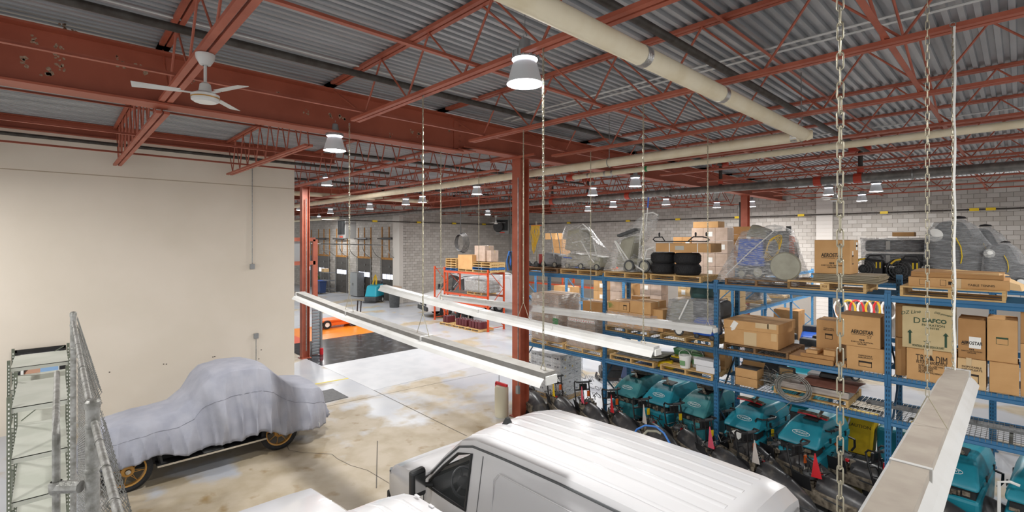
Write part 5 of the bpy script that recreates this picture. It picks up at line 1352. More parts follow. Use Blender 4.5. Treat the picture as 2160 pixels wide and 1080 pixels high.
MB().tube([(.05, .1, .02), (0, .1, .06), (.03, .12, .11), (.2, .15, .12), (.28, .12, .03), (.3, .1, .015), (1.25, .1, .015), (1.32, .12, .05), (1.28, .14, .09), (1.15, .15, .12), (.95, .15, .12), (.85, .12, .03)], .014, 7).build('bent_tube', blk, fr, True)
MB().tube([(.05, .1, .02), (.1, .35, .015), (1.2, .35, .015), (1.25, .1, .015)], .014, 7).build('bent_tube', blk, fr, True)
for x in (.13, 1.0, 1.24): MB().lathe([(.012, 0), (.02, .02), (.022, .07), (.01, .09), (0, .092)], 10, (x, .15, .13)).build('knob', blk, fr, True)

def wheel(t, p, r, m=wht, w_=.05, name='wheel', axis='X'):
    R = Matrix.Rotation(PI / 2, 3, 'Y' if axis == 'X' else 'X')
    o = MB().lathe([(r * .72, -w_ / 2), (r * .95, -w_ / 2), (r, -w_ / 4), (r, w_ / 4), (r * .95, w_ / 2), (r * .72, w_ / 2), (r * .72, -w_ / 2)], 20, p, R).build(name, dkgrey, t, True)
    MB().lathe([(0, -w_ * .4), (r * .73, -w_ * .3), (r * .73, w_ * .3), (0, w_ * .4)], 20, p, R).build('wheel_disc', m, o, True)
    return o
def old_machine(t, x, y, z, w_, d, h, m, rz=0):
    "squat putty grey floor machine: rounded tank, front panel, wheels, tubes"
    T = Matrix.Translation((x, y, z)) @ Matrix.Rotation(rz, 4, 'Z')
    MB().tr(T).hexa([(0, 0, .07), (w_, 0, .07), (w_, d, .07), (0, d, .07), (.04, .06, h), (w_ - .02, .04, h * .86), (w_ - .02, d - .04, h * .86), (.04, d - .06, h)]).build('tank', m, t, bevel=.05)
    MB().tr(T).bx((w_ * .45, -.012, .12), (w_ * .95, .03, h * .6)).build('front_panel', m, t, bevel=.02)
    MB().tr(T).box((w_ * .5, d / 2, .05), (w_ * .9, d * .8, .06)).build('base_frame', dkgrey, t)
    for sx in (.15, .85): wheel(t, T @ Vector((w_ * sx, .0, .085)), .08, puttyg, .05, axis='Y')
def tubes(t, lst, r, m, name='tube_handle'):
    for pts in lst: MB().tube(pts, r, 6).build(name, m, t, True)
# pallet 1: vacuum, red can and yellow cords
x = onY(1114, 10.1); z = TOPZ + PT
t = thing('carpet_machine', 'grey wheeled vacuum with a red can and slender handle, top of the blue rack', 'floor machine', (x, 10.1, z))
old_machine(t, .42, .1, 0, .62, .5, .42, midgrey); MB().lathe([(.0, 0), (.1, 0), (.1, .3), (.0, .3)], 14, (.28, .3, .06)).build('red_can', M('dull_red_can', '9b2f2a', .5), t, True)
tubes(t, [[(.95, .1, .15), (.8, .15, .75), (.74, .15, .98), (.6, .15, 1.02), (.5, .15, .98)], [(.95, .4, .15), (.8, .45, .75), (.74, .45, .98)]], .014, steel)
t = thing('cord_stand', 'upright stand hung with yellow power cords', 'cord stand', (x + .02, 10.2, z))
MB().cyl((.12, .1, 0), (.12, .1, 1.32), .018, 8).build('stand_pole', puttyg, t); MB().box((.12, .1, 1.2), (.4, .03, .03)).build('cross_bar', orp, t); MB().box((.12, .1, .04), (.34, .3, .08)).build('stand_base', dkgrey, t, bevel=.02)
for s in (-1, 1): wheel(t, (.12 + s * .14, -.05, .08), .08, dkgrey, axis='Y')
for k in range(12):
    a = -.05 + k * .027; e = rnd.uniform(-.05, .05); zz = rnd.uniform(.35, .65); MB().tube([(a, .07, 1.2), (a - .03 + e, .05, .95), (.06 + e, .04, zz + .1), (.1 + e, .04, zz), (.13 + e, .05, zz + .12), (a + .05 - e, .06, .95), (a + .03, .07, 1.2)], .008, 5).build('yellow_cord', yhose, t, True)
# pallet 2: wrapped putty grey machines
x0_ = onY(1184, 10.0); z = TOPZ + PT
t = thing('wrapped_machines', 'two putty grey floor machines under clear stretch film, folded handles raised', 'floor machine', (x0_, 10.0, z))
old_machine(t, .02, .12, 0, .62, .6, .42, puttyg); old_machine(t, .55, .02, 0, .72, .55, .4, puttyg, 0)
tubes(t, [[(.1, .3, .3), (.06, .3, .95), (.5, .3, 1.2), (.8, .3, .95), (.98, .25, .38)], [(.1, .5, .4), (-.1, .5, .85)], [(.3, .1, .7), (.6, .1, .75), (.95, .05, .3), (1.1, 0, .2)]], .018, wht)
MB().hexa([(.0, .1, .5), (.8, .1, .45), (.8, .6, .45), (.0, .6, .5), (.1, .1, 1.05), (.55, .1, 1.1), (.55, .6, 1.1), (.1, .6, 1.05)]).build('folded_tank', puttyg, t, bevel=.06)
hull('film_wrap', [(-.0, -.02, 0), (1.25, -.02, 0.02), (1.25, .8, 0), (0, .8, 0), (-.12, .1, .88), (-.1, .5, .88), (.05, .1, 1.2), (.5, .1, 1.22), (.5, .5, 1.22), (.72, .1, 1.0), (1.2, .1, .6), (1.35, .4, .45)], film, t, 4, .05, 1)
for p in ((-.0, -.03, .55), (.4, -.04, .3)): MB().box((p[0] + .2, p[1] + .05, p[2] - .25), (.3, .003, .02), Matrix.Rotation(.05, 3, 'Y')).build('blue_print', carblue, t)
# pallet 3: tall peaked film bundle
x0_ = onY(1283, 10.0)
t = thing('wrapped_machines', 'tall peaked bundle of machines in clear film with a blue pole tip', 'floor machine', (x0_, 10.0, z))
old_machine(t, .35, .1, 0, .7, .6, .36, puttyg); MB().hexa([(.1, .1, .1), (.5, .1, .1), (.5, .6, .1), (.1, .6, .1), (.3, .1, .8), (.7, .1, .9), (.7, .6, .9), (.3, .6, .8)]).build('tilted_tank', puttyg, t, bevel=.06)
tubes(t, [[(.75, .2, .3), (.78, .2, .9), (.9, .2, 1.4), (1.12, .2, 1.42), (1.25, .2, 1.35)], [(.12, .1, .75), (.4, .1, .3), (.6, .1, .08)], [(.15, .1, .75), (.55, .1, .25), (1.0, .0, .05)], [(.9, .1, .15), (1.05, .05, .55), (1.2, .1, .6)]], .02, wht)
MB().cyl((.93, .2, 1.0), (.98, .2, 1.58), .014, 8).build('pole', wht, t); MB().cyl((.98, .2, 1.54), (1.0, .2, 1.78), .02, 8).build('blue_grip', carblue, t)
MB().box((.5, .2, .95), (.5, .4, .06), Matrix.Rotation(-.3, 3, 'Y')).build('folded_panel', dkgrey, t)
wheel(t, (.6, .0, .16), .14, puttyg, axis='Y'); wheel(t, (.98, .05, .16), .15, puttyg, axis='Y')
hull('film_wrap', [(-.15, -.03, 0), (.75, -.05, 0), (.9, .7, .0), (-.1, .7, 0), (.05, .1, .72), (.12, .5, .78), (.6, .2, .5)], film, t, 4, .05, 2)
hull('film_wrap', [(.08, .08, .72), (.2, .5, .7), (.8, .5, .7), (.75, .1, .68), (.85, .15, 1.42), (.9, .3, 1.45), (1.3, .2, 1.38), (1.2, .3, 1.1)], film, t, 4, .05, 3)
hull('film_wrap', [(.75, -.02, 0), (1.15, .1, 0), (1.15, .7, 0), (.75, .7, 0), (.8, .1, .7), (1.0, .3, .65), (1.15, .3, .5)], film, t, 4, .05, 4)
# pallet 5: wrapped blue machine
x0_ = onY(1548, 10.0); z = TOPZ + PT
t = thing('wrapped_machine', 'blue cleaning machine with yellow cord under clear stretch film', 'floor machine', (x0_, 10.0, z))
MB().hexa([(.0, .1, .25), (.55, .1, .25), (.55, .7, .25), (.0, .7, .25), (.05, .1, .8), (.5, .1, .8), (.5, .7, .8), (.05, .7, .8)]).build('blue_tank', carblue, t, bevel=.04); MB().bx((.02, .06, .36), (.56, .1, .42)).build('tank_band', carblue, t, bevel=.015)
MB().hexa([(.1, .3, .85), (.55, .3, .8), (.55, .7, .8), (.1, .7, .85), (.2, .4, 1.1), (.5, .4, .98), (.5, .7, .98), (.2, .7, 1.1)]).build('top_panel', puttyg, t, bevel=.03)
MB().bx((.05, .1, .08), (.9, .75, .25)).build('base_frame', dkgrey, t); wheel(t, (.45, .04, .14), .12, puttyg, axis='Y'); wheel(t, (.14, .04, .1), .09, puttyg, axis='Y')
MB().lathe([(0, -.03), (.25, -.03), (.27, 0), (.25, .03), (0, .03)], 24, (.95, .0, .28), Matrix.Rotation(PI / 2, 3, 'X')).build('pad_disc', puttyg, t, True)
MB().box((.72, .3, .6), (.3, .4, .7)).build('control_tower', dkgrey, t, bevel=.03)
for k in range(5): MB().tube([(.72 + (.1 + .014 * k) * math.cos(u), .05, .62 + (.19 + .016 * k) * math.sin(u + .2 * k)) for u in (2 * PI * i / 18 for i in range(18))], .005, 5, True).build('yellow_cord', yhose, t, True)
tubes(t, [[(-.2, .1, .05), (.3, .05, .55), (.75, .1, .98), (.85, .1, 1.0)]], .012, wht)
hull('film_wrap', [(-.4, -.04, -.1), (1.15, -.04, -.1), (1.2, .85, -.1), (-.35, .85, -.1), (-.05, .1, .7), (.1, .1, .95), (.75, .05, 1.1), (.9, .1, 1.05), (1.1, .05, .7), (.9, .7, 1.0), (.1, .7, 1.0), (1.2, .1, .3)], film, t, 4, .05, 5)
t = thing('orange_tool', 'orange hand machine standing behind the wrapped blue machine', 'tool', (onY(1668, 10.9), 10.9, TOPZ + .01))
MB().bx((-.1, -.08, 0), (.12, .1, .62)).build('tool_stand', dkgrey, t); MB().hexa([(-.11, -.1, .62), (.1, -.1, .58), (.1, .12, .58), (-.11, .12, .62), (-.09, -.08, 1.0), (.05, -.08, .98), (.05, .1, .98), (-.09, .1, 1.0)]).build('orange_shell', orp, t, bevel=.03); MB().cyl((-.04, 0, 1.0), (-.04, 0, 1.18), .05, 8).build('motor_cap', blk, t); MB().hexa([(.1, -.06, .6), (.15, -.06, .6), (.15, .06, .6), (.1, .06, .6), (.08, -.06, .85), (.12, -.06, .85), (.12, .06, .85), (.08, .06, .85)]).build('white_band', wht, t)

# ------------------------------------------------------------------ mid level, second bay: smoky wrapped machine
x0_ = onY(1405, 9.98); z = MIDZ + DZ + PT
t = thing('wrapped_machine', 'grey machine and blue bin under smoky stretch film', 'floor machine', (x0_, 9.98, z))
MB().hexa([(.0, .05, .2), (.6, .05, .15), (.6, .7, .15), (0, .7, .2), (.05, .1, .72), (.6, .1, .78), (.6, .7, .78), (.05, .7, .72)]).build('grey_tank', puttyg, t, bevel=.06)
MB().hexa([(.58, .0, .05), (1.1, .0, .05), (1.1, .5, .05), (.58, .5, .05), (.6, .05, .42), (1.05, .05, .45), (1.05, .5, .45), (.6, .5, .42)]).build('blue_bin', carblue, t, bevel=.08)
MB().bx((.5, .1, .4), (1.2, .7, .8)).build('dark_hood', dkgrey, t, bevel=.1)
MB().cyl((.3, .02, .35), (.52, .02, .8), .018, 7).build('tube_handle', wht, t)
wheel(t, (.32, -.02, .11), .11, wht, axis='Y'); wheel(t, (.72, -.02, .05), .05, dkgrey, axis='Y'); wheel(t, (1.05, -.02, .05), .05, dkgrey, axis='Y')
MB().lathe([(0, .95), (.24, .94), (.26, .8), (.24, .7), (0, .7)], 24, (.55, .6, .1)).build('green_lid', M('dark_green_plastic', '2f5250', .5), t, True)
hull('film_wrap', [(-.06, -.03, .14), (1.2, -.03, .14), (1.2, .75, .14), (-.06, .75, .14), (.02, .05, .78), (.4, .02, .84), (.9, .02, .86), (1.18, .05, .8), (1.1, .7, .85), (.05, .7, .8)], filmd, t, 4, .05, 6)
cpx(1470, 1503, 619, MIDZ + DZ + PT, 10.78, .2, 'brown carton behind the smoky wrapped machine', cardd)

# ------------------------------------------------------------------ low level: mats, buckets, wires
z = LOWZ + DZ + PT
x = onY(1298, 10.0); t = thing('floor_mats', 'curled grey floor mats on the low shelf pallet', 'mat', (x, 10.0, z))
for k in range(3):
    b = MB(); n = 12; rg = []
    for i in range(n + 1):
        u = i / n; xx = u * 1.15 + .04 * k; zz = .012 + .022 * k + (.16 * max(0, u - .72) ** 1.3 * (2 if k == 2 else .4)); rg.append([(xx, .03 * k, zz), (xx, .85 - .05 * k, zz), (xx, .85 - .05 * k, zz + .012), (xx, .03 * k, zz + .012)])
    b.loft(rg).build('mat_sheet', matgrey if k < 2 else M('olive_mat', '7f7f74', .85, 0, '666658', 12, .5), t)
t = thing('tin', 'ribbed grey tin on the floor mats', 'tin', (x + .98, 10.15, z + .13)); MB().lathe([(0, 0), (.11, 0), (.11, .16), (.0, .16)], 20).build('tin_body', midgrey, t, True)
for k in range(4): MB().lathe([(.111, .02 + k * .04), (.116, .03 + k * .04), (.111, .04 + k * .04)], 20).build('tin_rib', midgrey, t, True)
def bucket(p, lab, lidm=None):
    t = thing('bucket', lab, 'bucket', p); MB().lathe([(0, 0), (.105, 0), (.13, .25), (.137, .25), (.137, .27), (.125, .27), (.1, .02)], 20).build('bucket_body', wht, t, True)
    MB().tube([(-.135, 0, .25)] + arc((0, -.02, .25), .14, PI, 0, 8)[1:-1] + [(.135, 0, .25)], .006, 5).build('bail_handle', wht, t, True)
    MB().box((0, -.13, .12), (.12, .006, .1)).build('green_label', M('green_label_print', '6f9a6a', .6), t)
    if lidm: MB().lathe([(0, .275), (.138, .272), (.138, .255)], 20).build('lid', lidm, t, True)
z = LOWZ + DZ + PT
bucket((onY(1442, 9.98), 10.05, z), 'white bucket with a bail handle on the low shelf pallet'); bucket((onY(1470, 10.3), 10.32, z), 'white bucket with a green rim behind the first bucket', M('green_rim', '4f9a57', .5))
g_ = 'white boxes on the low shelf'
carton(onY(1468, 9.96), 9.96, z, .4, .3, .13, 'white box at the bottom of the low shelf pair', M('white_carton', 'dcdde0', .6), tape=False, flaps=True); carton(onY(1464, 9.96), 9.95, z + .135, .42, .34, .12, 'longer white box on top of the low shelf pair', M('white_carton', 'dcdde0', .6), tape=False)
carton(onY(1486, 10.5), 10.5, z, .45, .4, .36, 'brown carton behind the white boxes on the low shelf', cardm)
t = thing('green_trough', 'green and grey trough leaning behind the buckets', 'trough', (onY(1425, 10.56), 10.56, z))
MB().hexa([(0, 0, 0), (.6, 0, 0), (.6, .35, 0), (0, .35, 0), (-.05, -.05, .28), (.7, -.05, .2), (.7, .4, .2), (-.05, .4, .28)]).build('trough_body', M('sea_green', '5a9a6a', .5), t, bevel=.03)
for k in range(3): MB().box((.55, .0 + k * .1, .3 - k * .02), (.75, .07, .02), Matrix.Rotation(.35, 3, 'Y')).build('grey_slat', dusty, t)
t = thing('tool_case', 'yellow and black tool case beside the bucket', 'tool case', (onY(1410, 10.3), 10.34, z)); MB().bx((0, 0, 0), (.36, .24, .09)).build('case_body', blk, t, bevel=.02); MB().bx((.03, .02, .09), (.3, .2, .13)).build('yellow_top', yelp, t, bevel=.01)
t = thing('yellow_bundle', 'crumpled yellow plastic bundle on the wire shelf', 'plastic bundle', (onY(1383, 10.1), 10.08, LOWZ + DZ)); hull('bundle_body', [(0, 0, 0), (.42, 0, 0), (.45, .3, 0), (0, .3, 0), (.05, .05, .14), (.38, .05, .16), (.3, .25, .18), (.1, .25, .12)], yelp, t, 3, .04, 3)
# bay 3 low: open cartons, wires, coil, carpet roll
z = LOWZ + DZ
t = carton(onY(1551, 10.05), 10.05, z, .42, .36, .17, 'small open carton with ribbed side, lower of two on the wire shelf', cardm, tape=False, flaps=False); t = carton(onY(1551, 10.05), 10.05, z + .174, .42, .36, .17, 'small open carton filled with grey pads, upper of two on the wire shelf', cardm, tape=False, flaps=False)
MB().bx((.02, .02, .165), (.4, .34, .172)).build('grey_pad', dkgrey, t)
for q, rt in (((.21, 0, .17), 0),): MB().hexa([(0, .36, .17), (.42, .36, .17), (.42, .365, .17), (0, .365, .17), (0, .43, .25), (.42, .43, .25), (.42, .435, .25), (0, .435, .25)]).build('top_flap', cardm, t)
wt = thing('wire_tangle', 'tangle of grey cables heaped on the wire shelf', 'cable heap', (onY(1610, 10.2), 10.2, z)); b = MB(); r = random.Random(3)
for i in range(60):
    c = Vector((r.gauss(.1, .18), r.uniform(0, .5), r.uniform(.02, .28))); a = r.uniform(0, 6); rr = r.uniform(.06, .22); tl = r.uniform(-.9, .9)
    b.tube([(c.x + rr * math.cos(a + u), c.y + rr * math.sin(a + u) * math.cos(tl), max(.015, c.z + rr * math.sin(a + u) * math.sin(tl))) for u in (0, .7, 1.4, 2.1, 2.8, 3.5)], .008, 4)
b.build('cable_mass', copperw, wt, True)['kind'] = 'stuff'
ct = thing('cable_coil', 'neat coil of grey cable hanging over the shelf edge', 'cable coil', (onY(1674, 9.93), 9.937, onY(1674, 9.93, 822).z))
for k in range(8): MB().tube([((.22 + .012 * k) * math.cos(u), -.02 * (k % 3) - .02, (.185 + .01 * k) * math.sin(u) + .04) for u in (2 * PI * i / 26 for i in range(26))], .008, 5, True).build('cable_turn', copperw, ct, True)
MB().tube([(0, -.04, -.18), (-.12, -.05, -.32), (-.3, -.02, -.5)], .006, 5).build('cable_tail', copperw, ct, True)
x = onY(1632, 10.02) ; zz = z + PT
ws = thing('sheet_stack', 'stretch wrapped flat bundle on the low shelf pallet', 'sheet stack', (x, 10.05, zz)); MB().bx((0, 0, 0), (1.2, .8, .12)).build('flat_bundle', M('pale_bundle', 'b3aaa2', .5, 0, '958c86', 3, .5, .3, 12, stretch=(1, 6, 6)), ws, bevel=.02)
cr = thing('carpet_roll', 'brick red carpet sheet laid over the wrapped bundle', 'carpet', (x + .45, 10.05, zz + .125)); MB().loft([[(xx, -.02, .02), (xx, .25, .06 + .02 * xx), (xx, .55, .05), (xx, .78, .02), (xx, .78, .03), (xx, .55, .062), (xx, .25, .072 + .02 * xx), (xx, -.02, .03)] for xx in (0, .3, .6, .85)]).build('carpet_sheet', M('brick_carpet', '8a5a4a', .9, 0, '7a4a3c', 6, .5), cr, True)
lettering('2400 x 1200', .05, ink, cr, (.5, .3, .085), (0, 0, 0)) if False else None
sp = thing('speaker', 'small black box resting on the carpet sheet', 'box', (x + .62, 10.5, zz + .2)); MB().hexa([(0, 0, 0), (.36, 0, 0), (.36, .2, 0), (0, .2, 0), (.03, .02, .1), (.34, .02, .1), (.3, .18, .13), (.06, .18, .13)]).build('box_body', blk, sp, bevel=.02)
lp = thing('work_lamp', 'square work lamp standing behind the cable coil', 'work lamp', (onY(1660, 10.6), 10.6, z)); MB().box((0, 0, .3), (.3, .08, .2)).build('lamp_body', dkgrey, lp, bevel=.02); MB().box((0, -.045, .3), (.24, .006, .14)).build('lamp_glass', cardl, lp); MB().box((0, .0, .1), (.04, .05, .2)).build('lamp_foot', dkgrey, lp)
carton(onY(1703, 10.7), 10.7, z, .36, .3, .34, 'white printed box with an orange corner behind the carpet', M('white_carton', 'dcdde0', .6), tape=False)
mp = thing('mat_plank', 'long grey ribbed plank lying on the low shelf of the end bay', 'plank', (-1.9, 10.55, z)); MB().bx((0, 0, 0), (2.9, .2, .035)).build('plank_body', matgrey, mp)
for k in range(40): MB().bx((.03 + k * .072, .01, .035), (.05 + k * .072, .19, .042)).build('plank_rib', matgrey, mp)
# bins on the floor behind the end bay
for (px, py, lab) in ((1818, 905, 'yellow caution bag on a teal cart behind the rack'), (1955, 935, 'yellow bag on a grey janitor cart behind the rack')):
    q = W(px, py, .5); t = thing('janitor_cart', lab, 'janitor cart', (onY(px, 12.2), 12.2, 0))
    MB().bx((-.3, -.25, .1), (.5, .35, .2)).build('cart_base', dkgrey, t, bevel=.03); MB().hexa([(-.22, -.22, .2), (.2, -.22, .2), (.2, .25, .2), (-.22, .25, .2), (-.28, -.27, .98), (.26, -.27, .98), (.26, .3, .98), (-.28, .3, .98)]).build('yellow_bag', M('yellow_bag', 'e8c21c', .6, 0, 'd8b010', 4, .5, .4, 9), t, bevel=.04)
    MB().tube([(-.3, -.3, 1.0), (.3, -.3, 1.0), (.3, .33, 1.0), (-.3, .33, 1.0)], .025, 6, True).build('bag_hoop', blk, t, True); MB().bx((.28, -.2, .2), (.8, .3, .85)).build('teal_bin', teal, t, bevel=.05)
    lettering('CAUTION', .09, ink, t, (0, -.268, .8), (PI / 2, 0, 0))
    for s in (-.2, .4): wheel(t, (s, -.2, .07), .07, dkgrey, axis='Y')
# ------------------------------------------------------------------ second rack row: wrapped black machines and air movers
z2 = 3.64
def wrapped_scrub(px, y, lab, s=1.0):
    t = thing('wrapped_scrubber', lab, 'floor scrubber', (onY(px, y), y, z2)); t.scale = (s, s, s)
    MB().hexa([(.15, .0, .15), (1.2, .0, .15), (1.2, .65, .15), (.15, .65, .15), (.12, .05, .95), (1.2, .05, .6), (1.2, .6, .6), (.12, .6, .95)]).build('body_shell', dkgrey, t, bevel=.08)
    MB().hexa([(.15, .02, .6), (1.0, .02, .6), (1.0, .62, .6), (.15, .62, .6), (.3, .06, 1.28), (.72, .06, 1.3), (.72, .58, 1.3), (.3, .58, 1.28)]).build('tank_hood', dkgrey, t, bevel=.1)
    MB().tube([(.62, -.02, .95), (.7, -.02, .75), (.72, -.02, .55), (.7, -.02, .4)], .01, 5).build('yellow_stripe', yelp, t, True)
    wheel(t, (.2, -.03, .15), .15, wht, .06, axis='Y'); wheel(t, (1.0, -.03, .12), .13, wht, .06, axis='Y')
    MB().lathe([(0, -.02), (.13, -.02), (.14, 0), (0, .02)], 20, (.28, .02, 1.0), Matrix.Rotation(PI / 2, 3, 'X')).build('white_disc', wht, t, True)
    MB().lathe([(0, .06), (.1, .04), (.13, 0)], 16, (.65, .3, 1.36)).build('top_cap', blk, t, True)
    hull('film_wrap', [(.05, -.04, .12), (1.3, -.04, .1), (1.3, .7, .1), (.05, .7, .12), (.1, -.02, 1.05), (.25, .0, 1.3), (.75, .0, 1.36), (.95, .0, 1.2), (1.25, 0, .7), (.75, .62, 1.36), (.2, .62, 1.3), (1.25, .65, .7)], filmd, t, 4, .06, px)
wrapped_scrub(1936, 13.9, 'big black scrubber wrapped in smoky film with two white wheels, back rack'); wrapped_scrub(2002, 14.62, 'second wrapped black scrubber behind the big one', .88); wrapped_scrub(2062, 13.85, 'third wrapped black scrubber at the end of the back rack', .62)
t = thing('machine_stack', 'three layers of flat black machines wrapped in film, back rack', 'machine stack', (onY(1824, 14.2), 14.2, z2))
for k in range(3): MB().bx((0, 0, .02 + k * .33), (1.1, .6, .3 + k * .33)).build('flat_machine', blk, t, bevel=.06); MB().box((.45, -.015, .17 + k * .33), (.08, .01, .2)).build('white_label', M('grey_label', 'a8a6a2', .5), t)
hull('film_wrap', [(-.06, -.03, 0), (1.16, -.03, 0), (1.16, .64, 0), (-.06, .64, 0), (-.1, -.03, 1.02), (1.14, -.03, 1.02), (1.14, .64, 1.02), (-.08, .64, 1.02)], filmd, t, 4, .04, 8)
carton(onY(1882, 14.3), 14.3, z2 + 1.04, .4, .3, .1, 'flat brown carton on the wrapped black machine stack', cardm, tape=False)
def air_mover(px, lab):
    t = thing('air_mover', lab, 'air mover', (onY(px, 13.86), 13.7, z2)); R = Matrix.Rotation(PI / 2, 3, 'X')
    MB().lathe([(.24, -.2), (.26, -.15), (.26, .12), (.22, .16)], 28, (.26, .2, .28), R).build('snail_housing', blk, t, True)
    MB().bx((.26, .06, .02), (.62, .34, .5)).build('outlet_box', blk, t, bevel=.04); MB().bx((.0, .02, .0), (.6, .38, .05)).build('skid_base', blk, t, bevel=.02)
    for k in range(4): MB().tube([(.26 + (.05 + .055 * k) * math.cos(u), -.02, .28 + (.05 + .055 * k) * math.sin(u)) for u in (2 * PI * i / 24 for i in range(24))], .006, 4, True).build('grille_ring', dkgrey, t, True)
    for k in range(12): a = PI * k / 6; MB().cyl((.26, -.02, .28), (.26 + .23 * math.cos(a), -.02, .28 + .23 * math.sin(a)), .004, 4).build('grille_spoke', dkgrey, t)
    MB().cyl((.26, .0, .28), (.26, .36, .28), .1, 12).build('motor', darkgap, t)
    for x in (.5, .57): MB().box((x, .055, .38), (.025, .006, .14)).build('yellow_sticker', yelp, t)
    MB().tube([(.3, .2, .53), (.35, .2, .6), (.55, .2, .6), (.6, .2, .52)], .02, 6).build('carry_handle', blk, t, True)
    MB().tube([(.12, -.01, .42), (.2, -.02, .5), (.3, -.02, .53)], .02, 6).build('yellow_cord', yhose, t, True)
air_mover(1796, 'black air mover half hidden by the star printed carton'); air_mover(1868, 'black air mover with yellow stickers on the back rack')
carton(onY(1832, 13.75), 13.72, z2 - .0, .01, .01, .01, 'x') if False else None
pj = thing('pallet_jack', 'blue pallet truck forks under the wrapped scrubbers', 'pallet truck', (onY(1925, 13.8), 13.72, z2 + .001))
MB().bx((0, .02, .0), (1.3, .16, .05)).build('fork', carblue, pj, bevel=.015)
for o in list(bpy.data.objects):
    if o.name.startswith('wrapped_scrubber') : o.location.z += .06
# ------------------------------------------------------------------ clutter on the floor beyond the rack
r = random.Random(11)
def far_scrub(p, m, lab, grp, s=1.0, rz=0):
    t = thing('floor_scrubber', lab, 'floor scrubber', p, rz, grp); t.scale = (s, s, s)
    MB().bx((-.35, -.55, .08), (.35, .5, .35)).build('base_frame', dkgrey, t, bevel=.04); MB().hexa([(-.36, -.5, .33), (.36, -.5, .33), (.36, .5, .33), (-.36, .5, .33), (-.3, -.35, .95), (.3, -.35, .95), (.32, .45, 1.05), (-.32, .45, 1.05)]).build('tank', m, t, bevel=.07)
    MB().bx((-.3, .2, .95), (.3, .45, 1.2)).build('control_head', dkgrey, t, bevel=.04); MB().tube([(-.3, .5, .9), (-.3, .75, 1.0), (.3, .75, 1.0), (.3, .5, .9)], .022, 6).build('handle', blk, t, True)
    for s_ in (-1, 1): wheel(t, (s_ * .36, .25, .14), .14, wht)
    MB().tube([(-.4, -.6, .06), (0, -.68, .06), (.4, -.6, .06)], .035, 6).build('squeegee', blk, t, True)
    return t
t = far_scrub((onY(1692, 13.6), 13.6, 0), tealb, 'tall bright teal ribbed scrubber seen past the lidded carton', None, 1.35)
for k in range(4): MB().hexa([(-.37, -.53, .35 + k * .15), (.37, -.53, .35 + k * .15), (.37, -.3, .38 + k * .15), (-.37, -.3, .38 + k * .15), (-.35, -.5, .44 + k * .15), (.35, -.5, .44 + k * .15), (.35, -.3, .47 + k * .15), (-.35, -.3, .47 + k * .15)]).build('tank_rib', tealb, t, bevel=.02)
for k, (px, y, m, s) in enumerate(((1600, 18, dkgrey, 1.), (1640, 17.5, blk, 1.), (1672, 18.5, midgrey, 1.1), (1705, 17.2, midgrey, 1.2), (1735, 18, midgrey, 1.2), (1715, 20, carblue, 1.2), (1765, 19, M('pale_grey_plastic', 'aeb0b2', .5), 1.2), (1620, 21, dkgrey, 1.2), (1660, 22, blk, 1.2))):
    far_scrub((onY(px, y), y, 0), m, ('dark grey', 'black', 'grey', 'grey', 'grey', 'blue', 'pale grey', 'dark', 'black')[k] + ' floor machine in the crowd beyond the blue rack' + (', beside the dark column' if k in (0, 7) else ', under the light blue rack' if k in (1, 8) else ', close to the teal ribbed one' if k == 3 else ''), 'floor machines beyond the blue rack', s, r.uniform(-1, 1))
for k, (px, y) in enumerate(((1405, 13.2), (1440, 13.4), (1350, 13.0), (1300, 13.6))):
    far_scrub((onY(px, y), y, 0), dkgrey if k % 2 else M('navy_plastic', '2a3f6a', .5), 'dark floor machine behind the second rack bay', 'dark machines behind the second rack bay', 1.0, r.uniform(-1, 1))
# janitor gear on the wall, far end
for k in range(7):
    p = onY(1775 + k * 17, 28.6, 652); t = thing('wall_reel', ('yellow', 'red', 'white')[k % 3] + ' fronted cable reel hung on the back wall', 'cable reel', p, 0, 'cable reels on the back wall')
    for q in range(3): MB().tube([(.28 * math.cos(u), -.08 - .05 * q, .45 * math.sin(u)) for u in (2 * PI * i / 14 for i in range(14))], .05, 5, True).build('cable_turn', (yhose, redp, wht)[(k + q) % 3], t, True)
    MB().box((0, .1, .3), (.1, .5, .1)).build('wall_hook', dkgrey, t)
for k, (px, y, zz) in enumerate(((1590, 16.5, 2.33), (1625, 18.0, 2.33), (1660, 20.5, 2.33))):
    t = thing('wrapped_load', 'film wrapped load on the light blue rack by the dark column', 'wrapped load', (-7.0, 15.9 + k * 2.3, zz), 0, 'wrapped loads on the light blue rack')
    MB().bx((-.1, 0, 0), (.7, .9, .1)).build('load_base', woodm, t); MB().bx((0, .1, .1), (.6, .8, .5)).build('load_core', midgrey, t, bevel=.05)
    hull('film_wrap', [(-.15, -.05, .02), (.75, -.05, .02), (.75, .95, .02), (-.15, .95, .02), (.1, .2, .75), (.4, .5, .8), (.6, .6, .5)], film, t, 3, .05, k)

